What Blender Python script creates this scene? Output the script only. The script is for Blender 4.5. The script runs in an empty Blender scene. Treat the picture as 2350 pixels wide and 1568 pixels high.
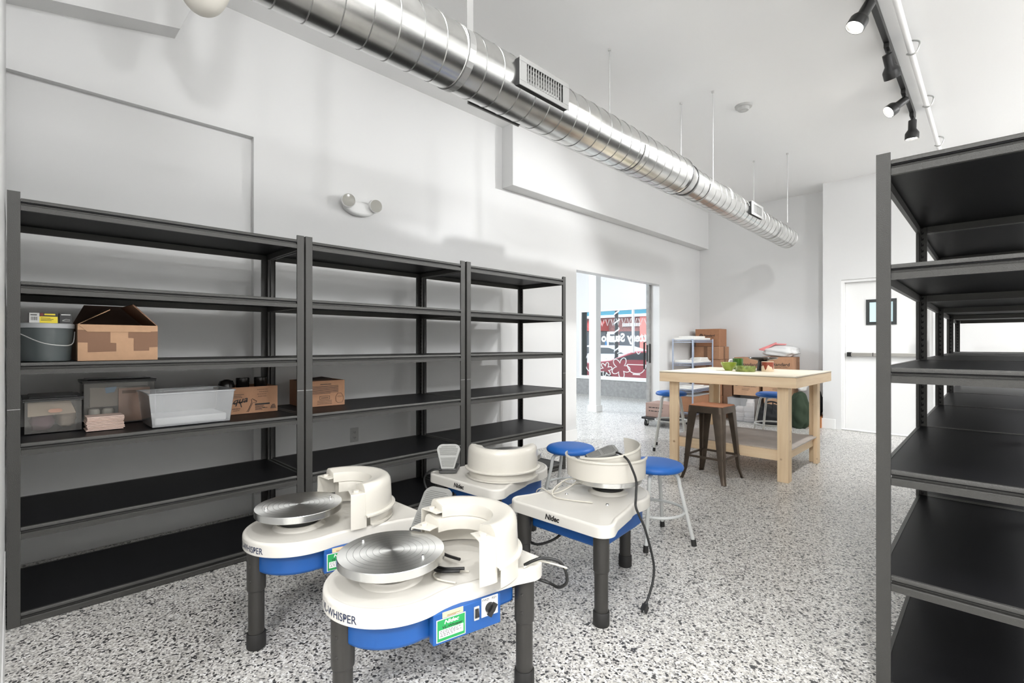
import bpy, bmesh, math, random
from mathutils import Vector, Matrix
random.seed(7)
PI = math.pi
SC = bpy.context.scene
COL = SC.collection
R = math.radians

# ------------------------------------------------------------------ materials
def nt(name):
    m = bpy.data.materials.new(name); m.use_nodes = True
    t = m.node_tree; b = t.nodes['Principled BSDF']
    return m, t, b

def mat(name, col, rough=0.5, metal=0.0, bump=0.0, bscale=200.0, var=0.0, coat=0.0, spec=None, aniso=0.0):
    m, t, b = nt(name)
    b.inputs['Base Color'].default_value = (*col, 1)
    b.inputs['Roughness'].default_value = rough
    b.inputs['Metallic'].default_value = metal
    if coat: b.inputs['Coat Weight'].default_value = coat; b.inputs['Coat Roughness'].default_value = 0.15
    if spec is not None: b.inputs['Specular IOR Level'].default_value = spec
    if bump or var:
        tc = t.nodes.new('ShaderNodeTexCoord'); nz = t.nodes.new('ShaderNodeTexNoise')
        nz.inputs['Scale'].default_value = bscale; nz.inputs['Detail'].default_value = 3
        t.links.new(tc.outputs['Object'], nz.inputs['Vector'])
        if bump:
            bp = t.nodes.new('ShaderNodeBump'); bp.inputs['Strength'].default_value = bump
            bp.inputs['Distance'].default_value = 0.002
            t.links.new(nz.outputs['Fac'], bp.inputs['Height']); t.links.new(bp.outputs['Normal'], b.inputs['Normal'])
        if var:
            rp = t.nodes.new('ShaderNodeValToRGB')
            rp.color_ramp.elements[0].position = 0.3; rp.color_ramp.elements[1].position = 0.7
            rp.color_ramp.elements[0].color = (*[c*(1-var) for c in col], 1)
            rp.color_ramp.elements[1].color = (*[min(1, c*(1+var)) for c in col], 1)
            t.links.new(nz.outputs['Fac'], rp.inputs['Fac']); t.links.new(rp.outputs['Color'], b.inputs['Base Color'])
    return m

def mat_clear(name, tint=(1, 1, 1), body=0.25, bodycol=(0.9, 0.9, 0.9), rough=0.08):
    """thin clear plastic / glass: straight-through transparency + gloss + a little milky body"""
    m = bpy.data.materials.new(name); m.use_nodes = True
    t = m.node_tree; t.nodes.clear()
    out = t.nodes.new('ShaderNodeOutputMaterial')
    tr = t.nodes.new('ShaderNodeBsdfTransparent'); tr.inputs[0].default_value = (*tint, 1)
    gl = t.nodes.new('ShaderNodeBsdfGlossy'); gl.inputs['Roughness'].default_value = rough
    df = t.nodes.new('ShaderNodeBsdfDiffuse'); df.inputs[0].default_value = (*bodycol, 1)
    fr = t.nodes.new('ShaderNodeFresnel'); fr.inputs['IOR'].default_value = 1.35
    m1 = t.nodes.new('ShaderNodeMixShader'); m1.inputs[0].default_value = body
    m2 = t.nodes.new('ShaderNodeMixShader')
    t.links.new(tr.outputs[0], m1.inputs[1]); t.links.new(df.outputs[0], m1.inputs[2])
    t.links.new(fr.outputs[0], m2.inputs[0]); t.links.new(m1.outputs[0], m2.inputs[1]); t.links.new(gl.outputs[0], m2.inputs[2])
    t.links.new(m2.outputs[0], out.inputs['Surface'])
    return m

def mat_emit(name, col, s):
    m, t, b = nt(name)
    b.inputs['Base Color'].default_value = (*col, 1)
    b.inputs['Emission Color'].default_value = (*col, 1); b.inputs['Emission Strength'].default_value = s
    return m

def mat_floor():
    m, t, b = nt('flake_epoxy')
    tc = t.nodes.new('ShaderNodeTexCoord')
    def vor(scale, rnd=1.0):
        v = t.nodes.new('ShaderNodeTexVoronoi'); v.inputs['Scale'].default_value = scale
        v.inputs['Randomness'].default_value = rnd
        t.links.new(tc.outputs['Object'], v.inputs['Vector']); return v
    v1 = vor(150)
    sep = t.nodes.new('ShaderNodeSeparateColor'); t.links.new(v1.outputs['Color'], sep.inputs[0])
    rp = t.nodes.new('ShaderNodeValToRGB'); rp.color_ramp.interpolation = 'CONSTANT'
    cr = rp.color_ramp
    stops = [(0.0, (0.035, 0.035, 0.036)), (0.05, (0.17, 0.165, 0.16)), (0.15, (0.38, 0.37, 0.355)), (0.33, (0.56, 0.54, 0.505)),
             (0.57, (0.66, 0.64, 0.605)), (0.78, (0.77, 0.755, 0.72)), (0.92, (0.87, 0.86, 0.84))]
    while len(cr.elements) < len(stops): cr.elements.new(0.5)
    for e, (p, c) in zip(cr.elements, stops): e.position = p; e.color = (*c, 1)
    t.links.new(sep.outputs[0], rp.inputs['Fac'])
    v2 = vor(95)
    sep2 = t.nodes.new('ShaderNodeSeparateColor'); t.links.new(v2.outputs['Color'], sep2.inputs[0])
    lt = t.nodes.new('ShaderNodeMath'); lt.operation = 'LESS_THAN'; lt.inputs[1].default_value = 0.06
    t.links.new(sep2.outputs[1], lt.inputs[0])
    mx = t.nodes.new('ShaderNodeMixRGB'); mx.inputs[2].default_value = (0.06, 0.06, 0.062, 1)
    t.links.new(lt.outputs[0], mx.inputs[0]); t.links.new(rp.outputs['Color'], mx.inputs[1])
    t.links.new(mx.outputs[0], b.inputs['Base Color'])
    b.inputs['Roughness'].default_value = 0.42
    b.inputs['Coat Weight'].default_value = 0.35; b.inputs['Coat Roughness'].default_value = 0.22
    bp = t.nodes.new('ShaderNodeBump'); bp.inputs['Strength'].default_value = 0.25; bp.inputs['Distance'].default_value = 0.002
    t.links.new(sep.outputs[1], bp.inputs['Height']); t.links.new(bp.outputs['Normal'], b.inputs['Normal'])
    return m

def mat_wood(name, c1, c2, axis='X', scale=1.0, rough=0.6, knots=True):
    m, t, b = nt(name)
    tc = t.nodes.new('ShaderNodeTexCoord'); mp = t.nodes.new('ShaderNodeMapping')
    s = [22*scale]*3; s['XYZ'.index(axis)] = 1.6*scale
    mp.inputs['Scale'].default_value = s
    t.links.new(tc.outputs['Object'], mp.inputs['Vector'])
    nz = t.nodes.new('ShaderNodeTexNoise'); nz.inputs['Scale'].default_value = 1.5; nz.inputs['Detail'].default_value = 6
    nz.inputs['Distortion'].default_value = 0.6
    t.links.new(mp.outputs[0], nz.inputs['Vector'])
    rp = t.nodes.new('ShaderNodeValToRGB')
    rp.color_ramp.elements[0].position = 0.32; rp.color_ramp.elements[0].color = (*c2, 1)
    rp.color_ramp.elements[1].position = 0.66; rp.color_ramp.elements[1].color = (*c1, 1)
    t.links.new(nz.outputs['Fac'], rp.inputs['Fac'])
    last = rp.outputs['Color']
    if knots:
        vo = t.nodes.new('ShaderNodeTexVoronoi'); vo.inputs['Scale'].default_value = 5.0
        t.links.new(tc.outputs['Object'], vo.inputs['Vector'])
        r2 = t.nodes.new('ShaderNodeValToRGB')
        r2.color_ramp.elements[0].position = 0.03; r2.color_ramp.elements[0].color = (1, 1, 1, 1)
        r2.color_ramp.elements[1].position = 0.075; r2.color_ramp.elements[1].color = (0, 0, 0, 1)
        t.links.new(vo.outputs['Distance'], r2.inputs['Fac'])
        mx = t.nodes.new('ShaderNodeMixRGB'); mx.inputs[2].default_value = (c2[0]*0.55, c2[1]*0.45, c2[2]*0.4, 1)
        t.links.new(r2.outputs['Color'], mx.inputs[0]); t.links.new(last, mx.inputs[1]); last = mx.outputs[0]
    t.links.new(last, b.inputs['Base Color']); b.inputs['Roughness'].default_value = rough
    return m

def mat_brushed(name):
    m, t, b = nt(name)
    b.inputs['Base Color'].default_value = (0.80, 0.80, 0.78, 1); b.inputs['Metallic'].default_value = 1
    b.inputs['Roughness'].default_value = 0.42; b.inputs['Anisotropic'].default_value = 0.85
    tg = t.nodes.new('ShaderNodeTangent'); tg.direction_type = 'RADIAL'; tg.axis = 'Z'
    t.links.new(tg.outputs[0], b.inputs['Tangent'])
    return m

def mat_brick(name):
    m, t, b = nt(name)
    tc = t.nodes.new('ShaderNodeTexCoord'); br = t.nodes.new('ShaderNodeTexBrick')
    br.inputs['Scale'].default_value = 3.0
    br.inputs['Color1'].default_value = (0.30, 0.10, 0.09, 1); br.inputs['Color2'].default_value = (0.19, 0.065, 0.06, 1)
    br.inputs['Mortar'].default_value = (0.30, 0.24, 0.22, 1)
    mp = t.nodes.new('ShaderNodeMapping'); mp.inputs['Rotation'].default_value = (R(90), 0, 0)
    t.links.new(tc.outputs['Object'], mp.inputs[0]); t.links.new(mp.outputs[0], br.inputs['Vector'])
    t.links.new(br.outputs['Color'], b.inputs['Base Color']); b.inputs['Roughness'].default_value = 0.9
    return m

M = {}
M['wall'] = mat('white_wall_paint', (0.71, 0.71, 0.705), 0.38, bump=0.05, bscale=60)  # same white as the ceiling, darkened to even out the light
M['ceil'] = mat('white_ceiling_paint', (0.90, 0.90, 0.895), 0.75, bump=0.05, bscale=40)  # lightened against the walls to stand in for light on the ceiling
M['trimw'] = mat('white_trim_paint', (0.83, 0.83, 0.82), 0.35)
M['floor'] = mat_floor()
M['knee'] = mat('grey_ledge_board', (0.30, 0.30, 0.295), 0.6, var=0.15, bscale=14)
M['hammer'] = mat('hammered_grey_steel', (0.052, 0.051, 0.047), 0.40, metal=0.2, bump=0.5, bscale=420)
M['board'] = mat('black_shelf_board', (0.007, 0.007, 0.008), 0.45, bump=0.03, bscale=300, spec=0.16)
M['slot'] = mat('slot_dark', (0.004, 0.004, 0.004), 0.8)
M['galv'] = mat('galvanised_steel', (0.70, 0.70, 0.685), 0.24, metal=1.0, var=0.10, bscale=9, bump=0.02)
M['galvseam'] = mat('galvanised_seam', (0.40, 0.40, 0.39), 0.38, metal=1.0)
M['galvdull'] = mat('dull_galvanised', (0.55, 0.55, 0.54), 0.42, metal=0.9)
M['zinc'] = mat('pale_metal', (0.62, 0.62, 0.61), 0.45, metal=0.6)
M['blk'] = mat('black_plastic', (0.012, 0.012, 0.012), 0.42)
M['rub'] = mat('black_rubber', (0.018, 0.017, 0.016), 0.65)
M['legblk'] = mat('satin_black_leg', (0.030, 0.028, 0.025), 0.40)
M['ivory'] = mat('ivory_abs', (0.66, 0.635, 0.585), 0.28, bump=0.02, bscale=500)
M['ivpan'] = mat('ivory_pan', (0.655, 0.625, 0.56), 0.22)
M['blue'] = mat('blue_housing', (0.006, 0.082, 0.31), 0.42)
M['bluseat'] = mat('blue_vinyl', (0.012, 0.125, 0.47), 0.45, bump=0.03, bscale=300)
M['alu'] = mat_brushed('brushed_aluminium')
M['alurim'] = mat('turned_aluminium', (0.74, 0.74, 0.72), 0.25, metal=1.0)
M['chrome'] = mat('chrome', (0.8, 0.8, 0.8), 0.12, metal=1.0)
M['stoolw'] = mat('white_tube', (0.62, 0.63, 0.61), 0.35)
M['ped'] = mat('grey_cast', (0.30, 0.30, 0.285), 0.5, metal=0.35)
M['peddark'] = mat('grey_cast_dark', (0.10, 0.10, 0.098), 0.5, metal=0.3)
M['ink'] = mat('navy_ink', (0.02, 0.03, 0.075), 0.5)
M['inkblk'] = mat('black_ink', (0.015, 0.013, 0.012), 0.6)
M['green'] = mat('green_label', (0.012, 0.30, 0.075), 0.4)
M['paper'] = mat('white_paper', (0.80, 0.80, 0.78), 0.6)
M['peach'] = mat('peach_label', (0.80, 0.55, 0.33), 0.5)
M['cordw'] = mat('cream_cord', (0.60, 0.57, 0.50), 0.45)
M['pine'] = mat_wood('pine_x', (0.90, 0.71, 0.48), (0.82, 0.61, 0.39), 'X')
M['piney'] = mat_wood('pine_y', (0.90, 0.71, 0.48), (0.82, 0.61, 0.39), 'Y')
M['pinez'] = mat_wood('pine_z', (0.88, 0.69, 0.46), (0.79, 0.58, 0.36), 'Z')
M['birch'] = mat('pale_table_board', (0.80, 0.72, 0.58), 0.5, var=0.04, bscale=3)
M['birche'] = mat('board_edge', (0.38, 0.31, 0.23), 0.7)
M['mdf'] = mat('dusty_board', (0.47, 0.42, 0.38), 0.6, var=0.12, bscale=5)
M['bronze'] = mat('gunmetal_brown', (0.105, 0.080, 0.060), 0.40, metal=0.65, var=0.15, bscale=12)
M['elm'] = mat_wood('red_brown_seat', (0.40, 0.17, 0.085), (0.26, 0.10, 0.05), 'X', 1.2, 0.5, False)
M['card'] = mat('cardboard', (0.37, 0.20, 0.115), 0.85, var=0.05, bscale=30)
M['cardlt'] = mat('cardboard_light', (0.45, 0.275, 0.165), 0.85, var=0.05, bscale=30)
M['carddk'] = mat('cardboard_tape', (0.20, 0.105, 0.06), 0.7)
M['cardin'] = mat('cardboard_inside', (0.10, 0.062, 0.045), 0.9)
M['cardbr'] = mat('cardboard_brown', (0.33, 0.16, 0.085), 0.85, var=0.06, bscale=30)
M['bucket'] = mat('smoky_grey_bucket', (0.075, 0.088, 0.088), 0.30)
M['lid'] = mat('grey_lid', (0.33, 0.34, 0.345), 0.45)
M['yellow'] = mat('yellow_print', (0.72, 0.58, 0.02), 0.4)
M['boxwhite'] = mat('white_print', (0.55, 0.55, 0.53), 0.5)
M['darkred'] = mat('dark_red_print', (0.16, 0.02, 0.015), 0.5)
M['acryl'] = mat_clear('clear_bin', (0.97, 0.965, 0.95), 0.09, (0.62, 0.60, 0.57))
M['frost'] = mat_clear('milky_tub', (0.97, 0.975, 0.98), 0.24, (0.85, 0.86, 0.87), 0.12)
M['bag'] = mat_clear('clear_bag', (0.98, 0.97, 0.96), 0.45, (0.62, 0.54, 0.47), 0.12)
M['glass'] = mat_clear('window_glass', (0.97, 0.98, 0.98), 0.02, (0.9, 0.9, 0.9), 0.02)
M['smoke'] = mat('smoky_plastic_edge', (0.07, 0.07, 0.07), 0.35)
M['pinkclay'] = mat('pale_pink_tile', (0.72, 0.55, 0.47), 0.8)
M['pinkbd'] = mat('pink_board', (0.55, 0.35, 0.27), 0.8)
M['plaster'] = mat('white_plaster', (0.84, 0.77, 0.73), 0.85, bump=0.1, bscale=40)
M['jarw'] = mat('white_jar', (0.75, 0.74, 0.70), 0.4)
M['plum'] = mat('plum_clay', (0.20, 0.12, 0.14), 0.7)
M['tanclay'] = mat('tan_clay', (0.56, 0.47, 0.39), 0.8)
M['whitefill'] = mat('white_tray', (0.70, 0.70, 0.67), 0.4)
M['vent'] = mat('white_enamel', (0.50, 0.50, 0.49), 0.45)
M['regw'] = mat('register_enamel', (0.36, 0.36, 0.35), 0.5)
M['gasket'] = mat('dark_gasket', (0.05, 0.05, 0.048), 0.6)
M['dark'] = mat('dark_void', (0.02, 0.02, 0.02), 0.7)
M['lensw'] = mat('lamp_lens', (0.42, 0.41, 0.37), 0.15)
M['pvc'] = mat('off_white_pipe', (0.76, 0.73, 0.66), 0.45)
M['lime'] = mat('lime_glaze', (0.20, 0.26, 0.035), 0.18)
M['dkgreen'] = mat('dark_green_glaze', (0.035, 0.095, 0.012), 0.2)
M['moss'] = mat('mottled_green_glaze', (0.15, 0.19, 0.045), 0.25, var=0.5, bscale=30)
M['blkglaze'] = mat('black_glaze', (0.020, 0.017, 0.016), 0.18)
M['rust'] = mat('rust_glaze', (0.24, 0.055, 0.03), 0.2)
M['cream'] = mat('cream_clay', (0.72, 0.58, 0.42), 0.35)
M['greenbag'] = mat('dark_green_canvas', (0.020, 0.036, 0.018), 0.9, bump=0.3, bscale=60)
M['blkbag'] = mat('black_canvas', (0.010, 0.010, 0.011), 0.85, bump=0.3, bscale=60)
M['orange'] = mat('rust_orange_card', (0.42, 0.16, 0.055), 0.8)
M['wbag'] = mat_clear('white_poly_bag', (1, 1, 1), 0.72, (0.80, 0.80, 0.79), 0.2)
M['redprint'] = mat('red_print', (0.75, 0.25, 0.25), 0.5)
M['wire'] = mat('blue_grey_wire', (0.42, 0.48, 0.60), 0.35, metal=0.5)
M['bat'] = mat('white_bat', (0.78, 0.77, 0.74), 0.7)
M['winframe'] = mat('dark_window_frame', (0.03, 0.035, 0.035), 0.4)
M['pane'] = mat_emit('glowing_frosted_pane', (0.50, 0.66, 0.70), 0.22)  # glow stands in for the light behind the door glass
M['steel'] = mat('satin_steel', (0.55, 0.54, 0.51), 0.32, metal=0.9)
M['asphalt'] = mat('asphalt', (0.16, 0.16, 0.165), 0.9, var=0.2, bscale=20)
M['redcar'] = mat('red_car_paint', (0.30, 0.020, 0.035), 0.25, coat=0.6)
M['whtcar'] = mat('silver_car_paint', (0.66, 0.68, 0.70), 0.25, coat=0.6)
M['cargl'] = mat('car_glass', (0.02, 0.025, 0.03), 0.08)
M['brick'] = mat_brick('red_brick')
M['teal'] = mat('teal_band', (0.035, 0.20, 0.27), 0.6)
M['whtext'] = mat('white_exterior', (0.75, 0.76, 0.77), 0.6)
M['pinkwall'] = mat('salmon_pier', (0.62, 0.20, 0.17), 0.8)
M['awning'] = mat('red_awning', (0.34, 0.035, 0.03), 0.8)
M['shopgl'] = mat('shop_glass', (0.03, 0.035, 0.045), 0.1)
M['bluefr'] = mat('blue_door_frame', (0.02, 0.16, 0.36), 0.5)
M['bulb'] = mat_emit('lamp_bulb', (1.0, 0.97, 0.90), 26.0)
M['bulbrim'] = mat('lamp_reflector', (0.8, 0.8, 0.78), 0.2, metal=0.8)
M['paintw'] = mat('white_window_paint', (0.85, 0.85, 0.84), 0.6)

# ------------------------------------------------------------------ mesh builder
class MB:
    def __init__(s): s.v = []; s.f = []; s.mi = []; s.cur = 0
    def add(s, vs, fs):
        o = len(s.v); s.v += [tuple(p) for p in vs]
        for f in fs: s.f.append(tuple(i+o for i in f)); s.mi.append(s.cur)
        return s
    def mat(s, i): s.cur = i; return s
    def box(s, x0, x1, y0, y1, z0, z1):
        x0, x1 = sorted((x0, x1)); y0, y1 = sorted((y0, y1)); z0, z1 = sorted((z0, z1))
        return s.add([(x0,y0,z0),(x1,y0,z0),(x1,y1,z0),(x0,y1,z0),(x0,y0,z1),(x1,y0,z1),(x1,y1,z1),(x0,y1,z1)],
                     [(0,3,2,1),(4,5,6,7),(0,1,5,4),(1,2,6,5),(2,3,7,6),(3,0,4,7)])
    def hexa(s, p):  # 8 points bottom ring then top ring
        return s.add(p, [(0,3,2,1),(4,5,6,7),(0,1,5,4),(1,2,6,5),(2,3,7,6),(3,0,4,7)])
    def rbox(s, c, size, mtx):
        hx, hy, hz = [q/2 for q in size]
        pts = [(-hx,-hy,-hz),(hx,-hy,-hz),(hx,hy,-hz),(-hx,hy,-hz),(-hx,-hy,hz),(hx,-hy,hz),(hx,hy,hz),(-hx,hy,hz)]
        return s.hexa([Vector(c) + mtx @ Vector(p) for p in pts])
    def prism(s, poly, a0, a1, axis='z'):
        n = len(poly)
        def P(p, a):
            if axis == 'z': return (p[0], p[1], a)
            if axis == 'x': return (a, p[0], p[1])
            return (p[0], a, p[1])
        vs = [P(p, a0) for p in poly] + [P(p, a1) for p in poly]
        fs = [tuple(range(n-1, -1, -1)), tuple(range(n, 2*n))] + [(i, (i+1) % n, n+(i+1) % n, n+i) for i in range(n)]
        return s.add(vs, fs)
    def lathe(s, prof, c=(0,0,0), seg=32, a0=0.0, a1=2*PI, mtx=None, close=False):
        full = abs(a1-a0-2*PI) < 1e-6
        m = seg if full else seg+1; n = len(prof); vs = []
        for i in range(m):
            a = a0+(a1-a0)*i/seg
            for r, z in prof:
                p = Vector((r*math.cos(a), r*math.sin(a), z))
                if mtx: p = mtx @ p
                vs.append(p+Vector(c))
        fs = []
        for i in range(seg):
            j = (i+1) % m if full else i+1
            for k in range(n if close else n-1):
                k2 = (k+1) % n
                fs.append((i*n+k, j*n+k, j*n+k2, i*n+k2))
        if close and not full:
            fs.append(tuple(range(n))); fs.append(tuple(seg*n+k for k in range(n-1, -1, -1)))
        return s.add(vs, fs)
    def cyl(s, p0, p1, r0, r1=None, seg=20, cap=True):
        r1 = r0 if r1 is None else r1
        p0 = Vector(p0); p1 = Vector(p1); d = (p1-p0).normalized()
        q = d.to_track_quat('Z', 'Y').to_matrix()
        vs = []
        for p, r in ((p0, r0), (p1, r1)):
            for i in range(seg):
                a = 2*PI*i/seg; vs.append(p + q @ Vector((r*math.cos(a), r*math.sin(a), 0)))
        fs = [(i, (i+1) % seg, seg+(i+1) % seg, seg+i) for i in range(seg)]
        if cap: fs += [tuple(range(seg-1, -1, -1)), tuple(range(seg, 2*seg))]
        return s.add(vs, fs)
    def tube(s, pts, r, seg=10, closed=False, smooth=0):
        P = [Vector(p) for p in pts]
        if smooth: P = spline(P, smooth, closed)
        n = len(P); vs = []; up = None
        for i in range(n):
            if closed: d = P[(i+1) % n]-P[i-1]
            else: d = P[min(i+1, n-1)]-P[max(i-1, 0)]
            d.normalize()
            if up is None:
                up = Vector((0,0,1)) if abs(d.z) < 0.9 else Vector((1,0,0))
            x = up.cross(d)
            if x.length < 1e-6: x = Vector((1,0,0)).cross(d)
            x.normalize(); y = d.cross(x); up = y
            for k in range(seg):
                a = 2*PI*k/seg; vs.append(P[i]+x*(r*math.cos(a))+y*(r*math.sin(a)))
        fs = []
        for i in range(n if closed else n-1):
            j = (i+1) % n
            for k in range(seg):
                fs.append((i*seg+k, i*seg+(k+1) % seg, j*seg+(k+1) % seg, j*seg+k))
        if not closed: fs += [tuple(range(seg-1,-1,-1)), tuple((n-1)*seg+k for k in range(seg))]
        return s.add(vs, fs)
    def xf(s, mtx, start=0):
        for i in range(start, len(s.v)): s.v[i] = tuple(mtx @ Vector(s.v[i]))
        return s
    def build(s, name, mats, parent=None, smooth=0.0, bevel=0.0, seg=2, solid=0.0, subd=0, loc=None, rot=None):
        me = bpy.data.meshes.new(name)
        me.from_pydata(s.v, [], s.f)
        mats = mats if isinstance(mats, (list, tuple)) else [mats]
        for k in mats: me.materials.append(M[k] if isinstance(k, str) else k)
        me.polygons.foreach_set('material_index', s.mi)
        bm = bmesh.new(); bm.from_mesh(me); bmesh.ops.recalc_face_normals(bm, faces=bm.faces); bm.to_mesh(me); bm.free()
        if smooth or subd:
            me.polygons.foreach_set('use_smooth', [True]*len(me.polygons))
            if smooth: me.set_sharp_from_angle(angle=R(smooth))
        me.update()
        o = bpy.data.objects.new(name, me); COL.objects.link(o)
        if parent: o.parent = parent
        if loc: o.location = loc
        if rot: o.rotation_euler = rot
        if solid:
            d = o.modifiers.new('thick', 'SOLIDIFY'); d.thickness = solid; d.offset = 0
        if bevel:
            d = o.modifiers.new('edge', 'BEVEL'); d.width = bevel; d.segments = seg; d.limit_method = 'ANGLE'; d.angle_limit = R(40)
            d.harden_normals = False
        if subd:
            d = o.modifiers.new('sub', 'SUBSURF'); d.levels = subd; d.render_levels = subd
        return o

def spline(P, k, closed=False):
    n = len(P); out = []
    rng = range(n if closed else n-1)
    for i in rng:
        if closed: p0, p1, p2, p3 = P[i-1], P[i], P[(i+1) % n], P[(i+2) % n]
        else: p0, p1, p2, p3 = P[max(i-1,0)], P[i], P[i+1], P[min(i+2,n-1)]
        for j in range(k):
            t = j/k
            out.append(0.5*((2*p1)+(p2-p0)*t+(2*p0-5*p1+4*p2-p3)*t*t+(3*p1-p0-3*p2+p3)*t*t*t))
    if not closed: out.append(P[-1].copy())
    return out

def text(s, size, bold=0.0, shear=0.0, align='CENTER', spacing=1.0):
    """flat text outline in XY (verts, faces), centred"""
    c = bpy.data.curves.new('lettering_src', 'FONT'); c.body = s; c.size = size; c.align_x = align; c.align_y = 'CENTER'
    c.offset = bold; c.shear = shear; c.space_character = spacing; c.resolution_u = 3
    o = bpy.data.objects.new('lettering_src', c); COL.objects.link(o)
    bpy.context.view_layer.update()
    dg = bpy.context.evaluated_depsgraph_get()
    me = bpy.data.meshes.new_from_object(o.evaluated_get(dg))
    vs = [v.co.copy() for v in me.vertices]; fs = [tuple(p.vertices) for p in me.polygons]
    bpy.data.objects.remove(o); bpy.data.meshes.remove(me); bpy.data.curves.remove(c)
    return vs, fs

def tag(o, label=None, cat=None, group=None, kind=None):
    if label: o['label'] = label
    if cat: o['category'] = cat
    if group: o['group'] = group
    if kind: o['kind'] = kind
    return o

def thing(name, label, cat, loc=(0,0,0), rz=0.0, group=None):
    o = bpy.data.objects.new(name, None); COL.objects.link(o); o.empty_display_size = 0.05
    o.location = loc; o.rotation_euler = (0, 0, rz)
    return tag(o, label, cat, group)

def struct(mb, name, mats, **k):
    return tag(mb.build(name, mats, **k), kind='structure')

def copy_tree(o, parent=None):
    c = o.copy(); COL.objects.link(c)
    if parent: c.parent = parent
    for ch in list(o.children): copy_tree(ch, c)
    return c

# ------------------------------------------------------------------ setting
LX = -3.72            # left wall face
HC = 3.48             # ceiling
YF = 8.50             # far wall
YD = 8.10             # door wall
DX = -1.755           # jog
D0, D1, DZ = 4.93, 7.05, 2.12   # doorway in the left wall

struct(MB().box(-12, 4.2, -3.4, 9.9, -0.1, 0), 'floor', 'floor')
CRACKS = [[(-1.774, 1.728), (-1.784, 1.899), (-1.771, 2.060), (-1.684, 2.085), (-1.603, 2.091), (-1.596, 2.163), (-1.585, 2.257)], [(-1.996, 3.988), (-1.945, 4.395), (-1.740, 4.393), (-1.712, 4.709), (-1.707, 4.938)], [(-2.014, 4.456), (-1.942, 4.041)], [(-2.035, 5.007), (-1.864, 4.877)]]
cr_ = MB()
for ln in CRACKS:
    for (p, q) in zip(ln, ln[1:]):
        d_ = (Vector(q)-Vector(p)).normalized(); nx, ny = -d_.y*0.0022, d_.x*0.0022
        cr_.add([(p[0]+nx, p[1]+ny, 0.0004), (p[0]-nx, p[1]-ny, 0.0004), (q[0]-nx, q[1]-ny, 0.0004), (q[0]+nx, q[1]+ny, 0.0004)], [(0, 1, 2, 3)])
struct(cr_, 'floor_crack_line', 'knee')
struct(MB().box(LX-0.14, 4.2, -3.4, 8.7, HC, HC+0.1), 'ceiling', 'ceil')
w = MB()
RC = 0.045
PY, PZ = 1.198, 2.65       # recessed panel
w.box(LX-0.14, LX-RC, -3.4, PY, 0, PZ)
w.box(LX-0.14, LX, -3.4, PY, PZ, HC)
w.box(LX-0.14, LX, PY, D0, 0, HC)
w.box(LX-0.14, LX, D0, D1, DZ, HC)
w.box(LX-0.14, LX, D1, YF+0.1, 0, HC)
struct(w, 'wall_left', 'wall')
struct(MB().box(LX-0.14, DX+0.14, YF, YF+0.12, 0, HC), 'wall_far', 'wall')
w = MB()
w.box(DX, -1.535, YD, YF+0.1, 0, HC); w.box(-1.535, -0.56, YD, YD+0.2, 2.086, HC); w.box(-0.56, 4.2, YD, YD+0.2, 0, HC)
struct(w, 'wall_door_side', 'wall')
struct(MB().box(3.2, 3.3, -3.4, YD, 0, HC), 'wall_right', 'wall')
struct(MB().box(LX-0.14, 4.2, -3.4, -3.3, 0, HC), 'wall_back', 'wall')
w = MB(); w.box(LX, -1.45, -0.19, -0.0165, 0, HC)
struct(w, 'wall_stub', 'wall')
# soffits
struct(MB().box(LX, -3.56, 3.637, YF, 2.84, HC), 'soffit_trim_1', 'wall', bevel=0.004)
struct(MB().prism([(-0.0165, 2.99), (0.731, 3.135), (0.865, HC), (-0.0165, HC)], LX, -3.58, 'x'), 'soffit_trim_2', 'wall')
# baseboards
struct(MB().box(LX-RC, LX-RC+0.014, -0.016, PY, 0, 0.14).box(LX, LX+0.014, PY, D0, 0, 0.14), 'baseboard_left', 'trimw', bevel=0.004)
struct(MB().box(LX, LX+0.014, D1, YF, 0, 0.14), 'baseboard_far_left', 'trimw', bevel=0.004)
struct(MB().box(LX+0.014, DX, YF-0.014, YF, 0, 0.14), 'baseboard_far', 'trimw', bevel=0.004)
struct(MB().box(DX-0.014, -1.60, YD-0.014, YD, 0, 0.14).box(DX-0.014, DX, YD, YF-0.014, 0, 0.14), 'baseboard_door_side', 'trimw', bevel=0.004)
struct(MB().box(-2.95, -1.45, -0.0165, -0.0145, 0, 0.33), 'baseboard_stub', 'trimw')
# door on the far right wall
d = MB()
d.box(-1.535, -1.50, YD+0.02, YD+0.2, 0, 2.086); d.box(-0.595, -0.56, YD+0.02, YD+0.2, 0, 2.086); d.box(-1.50, -0.595, YD+0.02, YD+0.2, 2.05, 2.086)
dr = struct(d, 'door_1', 'trimw')
p = MB().box(-1.498, -0.597, YD+0.09, YD+0.13, 0.012, 2.048).build('door_panel', 'trimw', dr)
f = MB()
X0, X1, Z0, Z1 = -1.263, -0.93, 1.455, 1.80
f.box(X0, X1, YD+0.078, YD+0.09, Z0, Z0+0.04); f.box(X0, X1, YD+0.078, YD+0.09, Z1-0.04, Z1)
f.box(X0, X0+0.04, YD+0.078, YD+0.09, Z0+0.04, Z1-0.04); f.box(X1-0.04, X1, YD+0.078, YD+0.09, Z0+0.04, Z1-0.04)
fr = f.build('window_frame', 'winframe', dr)
MB().box(X0+0.04, X1-0.04, YD+0.084, YD+0.089, Z0+0.04, Z1-0.04).build('pane', 'pane', fr)
b = MB()
b.box(-1.46, -0.66, YD+0.035, YD+0.07, 1.03, 1.075)
b.mat(1).box(-1.475, -1.425, YD+0.03, YD+0.09, 1.022, 1.082); b.box(-1.185, -1.175, YD+0.033, YD+0.072, 1.028, 1.077)
b.mat(0).box(-0.69, -0.62, YD+0.03, YD+0.09, 0.99, 1.24)
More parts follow.
